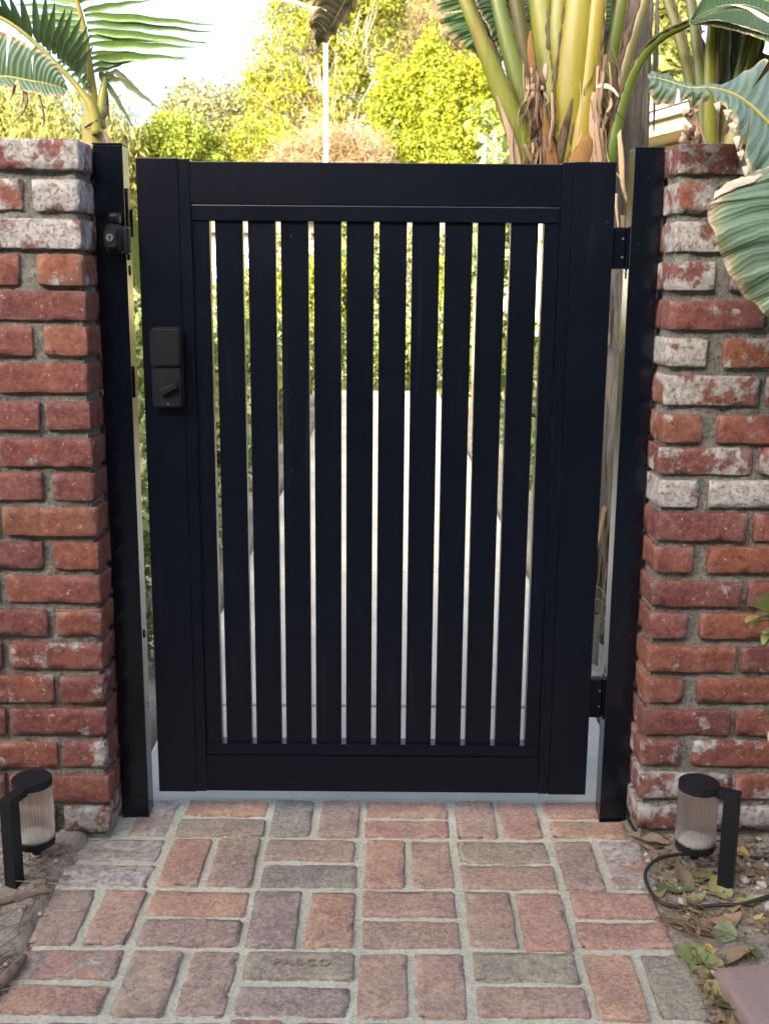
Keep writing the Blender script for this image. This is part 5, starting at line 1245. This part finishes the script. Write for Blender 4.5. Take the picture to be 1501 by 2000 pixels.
def tree(name, label, base, lobes, n_clump, n_leaf, clump_r, leaf, mat, aspect=.55, droop=0.0, trunk_r=.15, bark='bark', limbs=26, shell=.55, squash=(1, 1, 1), seedv=1, twig=0, group='trees across the street'):
    """lobes: list of (cx, cy, cz, rx, ry, rz) ellipsoids that make up the crown"""
    rng = np.random.default_rng(seedv); rn = random.Random(seedv)
    bx, by = base
    t = thing(name, label, 'tree', (bx, by, 0), group)
    vol = np.array([l[3] * l[5] for l in lobes]); pick = rng.choice(len(lobes), n_clump, p=vol / vol.sum())
    d = rng.standard_normal((n_clump, 3)); d /= np.linalg.norm(d, axis=1, keepdims=True)
    rr = rng.random(n_clump) ** shell
    Lb = np.array(lobes)[pick]; C = Lb[:, :3] + d * rr[:, None] * Lb[:, 3:]
    C[:, 2] = C[:, 2].clip(.15)
    per = max(1, n_leaf // n_clump)
    cs = clump_r * (.6 + .8 * rng.random(n_clump))
    o3 = rng.standard_normal((n_clump, per, 3)); o3 /= np.maximum(1, np.linalg.norm(o3, axis=2, keepdims=True) / 1.6)
    Lc = (C[:, None, :] + o3 * cs[:, None, None] * np.array(squash)).reshape(-1, 3)
    V, Q = leaf_quads(Lc, leaf, rng, aspect, droop)
    link('crown', np_mesh('crown', V - np.array([bx, by, 0]), Q), mat, t, (bx, by, 0), smooth=False)
    zc = min(l[2] for l in lobes); top = max(l[2] + l[5] * .6 for l in lobes)
    stem = [Vector((bx, by, -.1)), Vector((bx + rn.uniform(-.1, .1), by, zc * .5)), Vector((bx + rn.uniform(-.2, .2), by, zc)), Vector((lobes[0][0], lobes[0][1], top))]
    paths = [(stem, [trunk_r, trunk_r * .85, trunk_r * .6, trunk_r * .12])]
    idx = rng.choice(n_clump, min(limbs, n_clump), replace=False)
    for i in idx:
        e = Vector(C[i]); k = rn.uniform(.25, .95); s0 = stem[1] + (stem[3] - stem[1]) * (k * min(1, max(.1, (e.z - stem[1].z) / max(.1, stem[3].z - stem[1].z))))
        mid = s0.lerp(e, .5) + Vector((rn.uniform(-.2, .2), rn.uniform(-.2, .2), rn.uniform(-.1, .35)))
        paths.append(([s0, mid, e], [trunk_r * .32, trunk_r * .18, .012]))
        for _ in range(twig):
            w = e + Vector((rn.gauss(0, 1), rn.gauss(0, 1), rn.gauss(.3, .8))) * clump_r * 1.4
            paths.append(([mid.lerp(e, rn.uniform(.3, 1)), mid.lerp(w, .7), w], [.02, .012, .005]))
    V, Fc = limb_mesh(paths, 6)
    mk('trunk', V, Fc, M[bark], t, (bx, by, 0))
    return t
def lobe(px, py, Y, rx, rz, ry=None):
    p = P(px, py, Y); return (p.x, p.y, p.z, S(rx, Y), ry if ry else S((rx + rz) / 2, Y), S(rz, Y))
Y1, Y2, Y3, Y4, Y5 = 24.0, 27.0, 30.0, 33.0, 36.0
b = P(60, 300, Y1)
tree('willow_tree', 'wide pale yellow-green tree with drooping foliage behind the left wall', (b.x, Y1), [lobe(20, 320, Y1, 150, 165), lobe(130, 330, Y1, 120, 140), lobe(225, 360, Y1 + 1, 70, 130), lobe(-80, 290, Y1, 120, 150)], 520, 90000, .36, .125, M['f_wil'], .2, 1.6, .22, seedv=2, squash=(.7, .7, 1.2), shell=.4)
b = P(345, 300, Y2)
tree('round_tree', 'round bright yellow-green tree left of the far street lamp', (b.x, Y2 - 1), [lobe(345, 310, Y2 - 1, 74, 74), lobe(300, 330, Y2 - 1, 40, 56), lobe(395, 340, Y2 - 1, 40, 50)], 320, 52000, .17, .062, M['f_rnd'], .7, .2, .14, seedv=3, shell=.35)
b = P(420, 300, Y4)
tree('grey_green_tree', 'grey-green broad tree left of the tall yellow tree', (b.x, Y4), [lobe(400, 260, Y4, 78, 90), lobe(450, 250, Y4, 70, 92), lobe(360, 230, Y4, 40, 50), lobe(500, 290, Y4, 60, 90), lobe(430, 380, Y4, 110, 90)], 520, 80000, .26, .085, M['f_oli'], .5, .2, .2, seedv=4, shell=.42)
b = P(600, 300, Y3)
tall = [lobe(590, 40, Y3, 75, 80), lobe(700, 60, Y3, 80, 100), lobe(540, 120, Y3, 55, 60), lobe(560, 190, Y3, 75, 70), lobe(650, 150, Y3, 60, 80), lobe(700, 210, Y3, 60, 70), lobe(640, -60, Y3, 110, 80), lobe(740, -40, Y3, 80, 90), lobe(600, 270, Y3, 90, 60)]
tree('tall_tree', 'tall airy tree with sparse yellow-green leaves behind the lamp pole', (P(650, 300, Y3).x, Y3), tall, 330, 52000, .26, .085, M['f_yel'], .55, .5, .2, seedv=5, limbs=110, twig=3, shell=.5)
b = P(850, 300, Y5)
tree('tan_tree', 'tall tan leafless tree behind the dense yellow-green one', (P(850, 300, Y5).x, Y5), [lobe(820, 40, Y5, 90, 90), lobe(900, 30, Y5, 80, 100), lobe(860, -60, Y5, 120, 80), lobe(780, 120, Y5, 60, 60)], 320, 36000, .42, .26, M['f_tan'], .06, .3, .2, seedv=6, limbs=120, twig=4, shell=.5)
b = P(845, 300, Y2)
ivy = [lobe(830, 130, Y2, 38, 52), lobe(800, 200, Y2, 55, 70), lobe(870, 165, Y2, 45, 60), lobe(925, 160, Y2, 42, 55), lobe(900, 250, Y2, 60, 80), lobe(820, 280, Y2, 70, 70), lobe(760, 200, Y2, 32, 60), lobe(945, 250, Y2, 40, 75), lobe(760, 300, Y2, 45, 55), lobe(860, 360, Y2, 110, 80)]
tree('dense_tree', 'dense bright yellow-green tree hung with clumps right of the lamp pole', (b.x, Y2), ivy, 230, 92000, .24, .068, M['f_ivy'], .7, .3, .2, seedv=7, squash=(.7, .7, 1.3), shell=.45)
b = P(970, 300, Y4)
tree('small_tree', 'loose yellow and grey-green tree left of the large stalks', (b.x, Y4 + 1), [lobe(965, 180, Y4 + 1, 40, 55), lobe(985, 250, Y4 + 1, 45, 60), lobe(1040, 160, Y4 + 1, 60, 80), lobe(1010, 330, Y4 + 1, 70, 70)], 200, 30000, .30, .09, M['f_oli'], .5, .3, .15, seedv=8, limbs=40, twig=1)
b = P(650, 300, Y1)
tree('brown_bush', 'brown brushy shrub around the foot of the lamp pole', (b.x, Y1 + 1), [lobe(640, 330, Y1 + 1, 95, 85), lobe(580, 350, Y1 + 1, 60, 60), lobe(715, 330, Y1 + 1, 50, 60)], 260, 36000, .24, .20, M['f_brn'], .06, .0, .08, seedv=9, limbs=60, twig=2)
b = P(500, 330, Y2)
tree('leafy_bush', 'loose yellow-green bush left of the brown shrub', (b.x, Y2), [lobe(490, 320, Y2, 60, 75), lobe(540, 290, Y2, 40, 50), lobe(545, 370, Y2, 50, 70)], 180, 26000, .20, .07, M['f_yel'], .6, .2, .08, seedv=10, limbs=30, twig=1)
b = P(1320, 200, 11.5)
tree('fruit_tree', 'bright leafy tree between the palm trunk and the house roof', (P(1318, 200, 12.5).x, 12.5), [lobe(1300, 130, 12.5, 34, 80), lobe(1330, 190, 12.5, 26, 50), lobe(1290, 40, 12.5, 30, 40), lobe(1300, 230, 12.5, 40, 40)], 90, 3000, .22, .17, M['f_bright'], .5, .3, .07, seedv=13, limbs=40, twig=1, group=None)
# right-hand thicket seen between the stalks and the trunk
b = P(1000, 290, 7.0)
tree('garden_shrub', 'grey-green round-leaved shrub left of the large stalks, above the gate', (P(985, 300, 7.0).x, 7.0), [lobe(985, 290, 7.0, 34, 40), lobe(975, 170 + 60, 7.0, 14, 24), lobe(1000, 360, 7.0, 50, 70), lobe(970, 480, 7, 60, 80)], 70, 1500, .11, .075, M['f_shr'], .75, .0, .02, seedv=14, limbs=24, group=None)

# ------------------------------------------------------------------ shrubs in the beds behind the gate
def shrub(x, y, r, h, mat, n, leaf, label, group, sd_, aspect=.55, pink=False):
    rng = np.random.default_rng(sd_)
    t = thing('garden_shrub', label, 'shrub', (x, y, -.02), group)
    d = rng.standard_normal((n, 3)); d /= np.linalg.norm(d, axis=1, keepdims=True); d *= (rng.random(n) ** .4)[:, None]
    C = np.array([x, y, h * .52]) + d * np.array([r, r, h * .5]) + rng.standard_normal((n, 3)) * .02
    C[:, 0] = np.where(x < 0, np.minimum(C[:, 0], -.61 + .03 * rng.random(n)), np.maximum(C[:, 0], .62))
    C[:, 2] = C[:, 2].clip(.01)
    V, Q = leaf_quads(C, leaf, rng, aspect)
    link('crown', np_mesh('crown', V - np.array([x, y, 0]), Q), M[mat], t, (x, y, 0), smooth=False)
    ps = []
    for k in range(7):
        c = C[rng.integers(n)]; ps.append(([Vector((x, y, -.05)), Vector(((x + c[0]) / 2, (y + c[1]) / 2, c[2] * .6)), Vector(c)], [.012, .008, .003]))
    V, Fc = limb_mesh(ps, 5); mk('stem', V, Fc, M['bark'], t, (x, y, 0))
    if pink:
        m = 40; k = rng.integers(0, n, 6); c2 = np.repeat(C[k] + np.array([0.02, -.03, .03]), m, 0) + rng.standard_normal((6 * m, 3)) * .018
        V, Q = leaf_quads(c2, .035, rng, .8); link('flowers', np_mesh('flowers', V - np.array([x, y, 0]), Q), M['petal'], t, (x, y, 0), smooth=False)
    return t
ORD = 'first second third fourth fifth sixth seventh eighth ninth tenth eleventh twelfth thirteenth'.split()
k = 0
for (x, y, r, h, mt, n, lf_) in ((-.80, .95, .16, .30, 'f_gry', 700, .035), (-.92, 1.5, .22, .55, 'f_shr', 1100, .045), (-.82, 2.2, .2, .45, 'f_gry', 1000, .04), (-.95, 3.0, .3, .75, 'f_shr', 1500, .06), (-.86, 3.9, .25, .6, 'f_gry', 1200, .05), (-1.0, 4.9, .36, .95, 'f_shr', 1800, .07), (-.9, 6.0, .3, .8, 'f_gry', 1400, .06), (-1.05, 7.2, .4, 1.0, 'f_shr', 1800, .08), (-1.0, 8.6, .4, .9, 'f_bright', 1700, .08), (-1.7, 4.0, .4, 1.2, 'f_shr', 1600, .07), (-2.2, 6.5, .6, 1.4, 'f_shr', 2200, .09), (-1.5, 2.2, .35, .9, 'f_gry', 1400, .06), (-2.6, 9.0, .7, 1.5, 'f_bright', 2400, .1)):
    k += 1
    shrub(x, y, r, h, mt, n, lf_, 'pink-flowered shrub left of the concrete path, seen through the slats' if y == 7.2 else ORD[k - 1] + (' low' if h < .7 else ' tall') + (' grey-green' if mt == 'f_gry' else ' green') + ' shrub of the bed left of the path, counted from the gate', 'shrubs left of the path', 40 + k, .5, y == 7.2)
for (x, y, r, h, mt, n, lf_) in ((.95, 2.2, .22, .4, 'f_gry', 900, .04), (.98, 3.2, .3, .6, 'f_shr', 1300, .05), (1.0, 4.4, .32, .75, 'f_gry', 1400, .06), (1.1, 5.8, .42, .9, 'f_shr', 1700, .07), (1.05, 8.0, .4, .95, 'f_bright', 1800, .08), (1.8, 6.6, .5, 1.3, 'f_shr', 1900, .08), (1.9, 4.0, .5, 1.0, 'f_shr', 1700, .07), (2.3, 9.0, .6, 1.4, 'f_bright', 2000, .1)):
    k += 1
    shrub(x, y, r, h, mt, n, lf_, ORD[k - 14] + (' grey-green' if mt == 'f_gry' else ' green') + ' shrub of the bed right of the path, counted from the gate', 'shrubs right of the path', 80 + k)
# hedge plants across the end of the path
for i in range(9):
    x = -3.4 + i * .85
    tree('street_shrub', ORD[i] + ' yellow-green shrub from the left on the verge across the street', (x, 23 + (i % 2)), [(x, 23 + (i % 2), (.7, 1.3, 1.0, 1.5)[i % 4], .75, .6, (.75, 1.3, 1.0, 1.5)[i % 4])], 60, 7000, .22, .09, M[('f_bright', 'f_shr', 'f_yel', 'f_oli')[(i * 3) % 4]], .6, .1, .03, seedv=60 + i, limbs=8, group='shrubs on the far verge') if i != 4 else None
for i, (x, y, h) in enumerate(((-.9, 10.7, .9), (-.35, 11.0, .75), (.15, 10.8, .6), (.6, 11.1, 1.0), (1.1, 10.8, .8))):
    tree('verge_shrub', ['tallest shrub', 'second shrub', 'lowest shrub', 'fourth shrub', 'rightmost shrub'][i] + ' of the row closing the far end of the concrete path', (x, y), [(x, y, h * .5, .36, .3, h * .5)], 40, 2400, .12, .06, M['f_shr' if i % 2 else 'f_bright'], .5, .1, .02, seedv=90 + i, limbs=8, group='shrubs at the path end')
# strap-leaved plant in the gap beside the right post
st = thing('strap_leaf_plant', 'green strap-leaved plant beside the right gate post, behind it', 'plant', (0.74, .70, -.01))
for i in range(22):
    a = U(0, 6.28); L = U(.25, .5); o_ = Vector((math.cos(a), math.sin(a) * .8, 0)); p0 = Vector((.74, .80, 0)) + o_ * .02
    pts = [p0, p0 + o_ * L * .22 + Vector((0, 0, L * .6)), p0 + o_ * L * .55 + Vector((0, 0, L * .62))]
    sp = spline([tuple(p) for p in pts], 10); w = U(.008, .016)
    V, Fc, UV = sweep([Vector(p) for p in sp], [w * (1 - (q / 9) ** 2 * .9) for q in range(10)], [.0015] * 10, 4, (-math.sin(a), math.cos(a), 0))
    mk('leaf', V, Fc, M['palm'], st, p0).color = random.choice([(.10, .18, .05), (.16, .24, .08), (.20, .26, .12)]) + (1,)
o = link('garden_rock', pebble_mesh('garden_rock', 21.0, 3), M['stone'], None, (0.90, 1.15, .02)); o.scale = (.10, .09, .07); tag(o, 'pale garden rock behind the right post, above the lower hinge', 'rock')

# ------------------------------------------------------------------ street lamps
YS = 21.3
def street_lamp(label, px, ptop, arm, Y, r0, r1):
    b = P(px, 318, Y); t = thing('street_lamp', label, 'street lamp', (b.x, Y, -.05), 'street lamps')
    zt = P(px, ptop, Y).z
    tube('pole', [(b.x, Y, -.05), (b.x, Y, zt * .5), (b.x, Y, zt)], [r0, (r0 + r1) / 2, r1], M['pole'], t, 16, 12)
    pts = [P(x, y, Y) for x, y in arm]
    tube('arm', [Vector((b.x, Y, zt - .05))] + pts, [r1 * .8] + [r1 * .6] * len(pts), M['pole'], t, 10, 24)
    e = pts[-1]; bm = bmesh.new(); bmesh.ops.create_uvsphere(bm, u_segments=16, v_segments=8, radius=1)
    for v in bm.verts: v.co = Vector((e.x - .22 + v.co.x * .34, Y + v.co.y * .16, e.z + .02 + v.co.z * (.10 if v.co.z > 0 else .05)))
    bm_obj('lamp_head', bm, M['pole'], t, smooth=True)
    return t
street_lamp('tall white street lamp pole rising above the middle of the gate', 637, 40, [(628, 25), (600, 12), (565, 2), (525, -4)], YS, .062, .048)
o = street_lamp('small distant street lamp with a curved arm above the round tree', 333, 236, [(336, 230), (346, 222), (362, 219), (378, 219)], 60, .10, .075)

# ------------------------------------------------------------------ neighbour's house to the right
A_, B_ = P(1262, 231, 10.0), None
ez = A_.z
dirv = Vector((0.30, -1.0, 0)).normalized(); nrm = Vector((-dirv.y, dirv.x, 0)) * -1   # nrm points away from the path (to +x)
if nrm.x < 0: nrm = -nrm
hs = thing('neighbour_house', 'cream house with shingled roof and weathered eave beyond the right wall', 'house', (A_.x + 1, A_.y, 0))
e0 = Vector((A_.x, A_.y, ez)) - dirv * 1.2; LEN = 7.2
def slab_bm(o, u, lu, v, lv, w, lw):
    bm = bmesh.new(); vs = []
    for c in range(8):
        vs.append(bm.verts.new(o + u * (lu if c & 1 else 0) + v * (lv if c & 2 else 0) + w * (lw if c & 4 else 0)))
    for q in ((0, 2, 3, 1), (4, 5, 7, 6), (0, 1, 5, 4), (2, 6, 7, 3), (0, 4, 6, 2), (1, 3, 7, 5)): bm.faces.new([vs[i] for i in q])
    bmesh.ops.recalc_face_normals(bm, faces=bm.faces); return bm
Zv = Vector((0, 0, 1)); rs = (nrm * math.cos(R_(24)) + Zv * math.sin(R_(24))).normalized(); rn_ = rs.cross(dirv); rn_ = rn_ if rn_.z > 0 else -rn_
wo = e0 + nrm * .50; wo.z = -.1
bm_obj('wall', slab_bm(wo, dirv, LEN - .3, nrm, 3.5, Zv, ez - .22 + .1), M['stucco'], hs)
bm_obj('soffit', slab_bm(e0 + nrm * .045 + Zv * -.205, dirv, LEN, nrm, .5, Zv, .02), M['wood'], hs)
bm_obj('fascia', slab_bm(e0 + nrm * .02 + Zv * -.20, dirv, LEN, nrm, .025, Zv, .15), M['wood'], hs)
bm_obj('gutter', slab_bm(e0 + nrm * -.06 + Zv * -.055, dirv, LEN, nrm, .079, Zv, .055), M['gutter'], hs)
rf = bm_obj('roof', slab_bm(e0 - nrm * .02 + Zv * .004, dirv, LEN, rs, 4.2, rn_, .03), M['shingle'], hs)
sm = None
for i in range(13):
    off = (i % 2) * .17
    for j in range(21):
        o0 = e0 - nrm * .02 + Zv * .004 + rn_ * .031 + rs * (i * .17) + dirv * (j * .34 + off)
        tilt = (rs * math.cos(R_(-4)) + rn_ * math.sin(R_(-4))).normalized()
        if sm is None:
            bm = slab_bm(Vector((0, 0, 0)) + rn_ * .016, dirv, .332, tilt, .20, rn_, .012); sm = bpy.data.meshes.new('shingle'); bm.to_mesh(sm); bm.free(); sm.materials.append(M['shingle'])
        o = bpy.data.objects.new('shingle', sm); COL.objects.link(o); o.parent = rf; o.location = o0 - root_of(rf) + rn_ * U(0, .004)
# wooden post of the garden fence beside the shrub
fp = P(940, 300, 7.6)
o = box('fence_post', fp.x - .04, fp.x + .04, 7.56, 7.64, -.05, P(940, 262, 7.6).z, M['wood'], None, .004); tag(o, 'weathered wooden post left of the large stalks, above the gate', 'post')
w0 = P(968, 262, 10.5)
o = box('garden_wall', w0.x - .07, w0.x + 0.9, 10.4, 10.6, -.1, w0.z, M['stucco'], None, .01); tag(o, 'cream sunlit garden wall behind the round-leaved shrub', 'wall')

# ------------------------------------------------------------------ house across the street, seen in slivers between the slats
hx = thing('street_house', 'grey house with white garage door across the street, seen in slivers between the slats', 'house', (-2, 27, 0))
box('wall', -9, 4, 25.6, 33, -.1, 2.5, M['grey_siding'], hx, 0)
bm = bmesh.new(); vs = [bm.verts.new(v) for v in ((-9.5, 25.1, 2.45), (4.5, 25.1, 2.45), (4.5, 29.3, 4.0), (-9.5, 29.3, 4.0), (4.5, 33.5, 2.45), (-9.5, 33.5, 2.45))]
for q in ((0, 1, 2, 3), (3, 2, 4, 5), (0, 3, 5), (1, 4, 2), (0, 5, 4, 1)): bm.faces.new([vs[i] for i in q])
bm_obj('roof', bm, M['roof'], hx)
gd = box('garage_door', -5.2, -1.4, 25.52, 25.6, 0, 2.1, M['white_stucco'], hx, .01)
for i in range(4): box('door_panel', -5.1, -1.5, 25.49, 25.519, .06 + i * .51, .52 + i * .51, M['white_stucco'], gd, .01)
for x in (-.3, 1.6): 
    wv_ = box('window', x, x + 1.2, 25.53, 25.6, .9, 2.0, M['gutter'], hx, .01); box('pane', x + .08, x + 1.12, 25.51, 25.529, .98, 1.92, M['glass'], wv_, 0)

# ------------------------------------------------------------------ house behind the viewer whose shade covers the gate and the path
hb = thing('home', 'dark brown house behind the viewer that shades the gate', 'house', (0, -9, 0))
box('wall', -11, 9, -12, -5.6, -.1, 4.5, M['dark_siding'], hb, 0)
bm = bmesh.new(); vs = [bm.verts.new(v) for v in ((-11.5, -5.2, 4.48), (9.5, -5.2, 4.48), (9.5, -8.8, 5.35), (-11.5, -8.8, 5.35), (9.5, -12.4, 4.48), (-11.5, -12.4, 4.48))]
for q in ((0, 1, 2, 3), (3, 2, 4, 5), (0, 3, 5), (1, 4, 2), (0, 5, 4, 1)): bm.faces.new([vs[i] for i in q])
bm_obj('roof', bm, M['roof'], hb)
for x in (-4, -.8, 2.6):
    for z in (.9, 2.8):
        wv_ = box('window', x, x + 1.3, -5.6, -5.55, z, z + 1.2, M['gutter'], hb, .01); box('pane', x + .08, x + 1.22, -5.549, -5.54, z + .08, z + 1.12, M['glass'], wv_, 0)
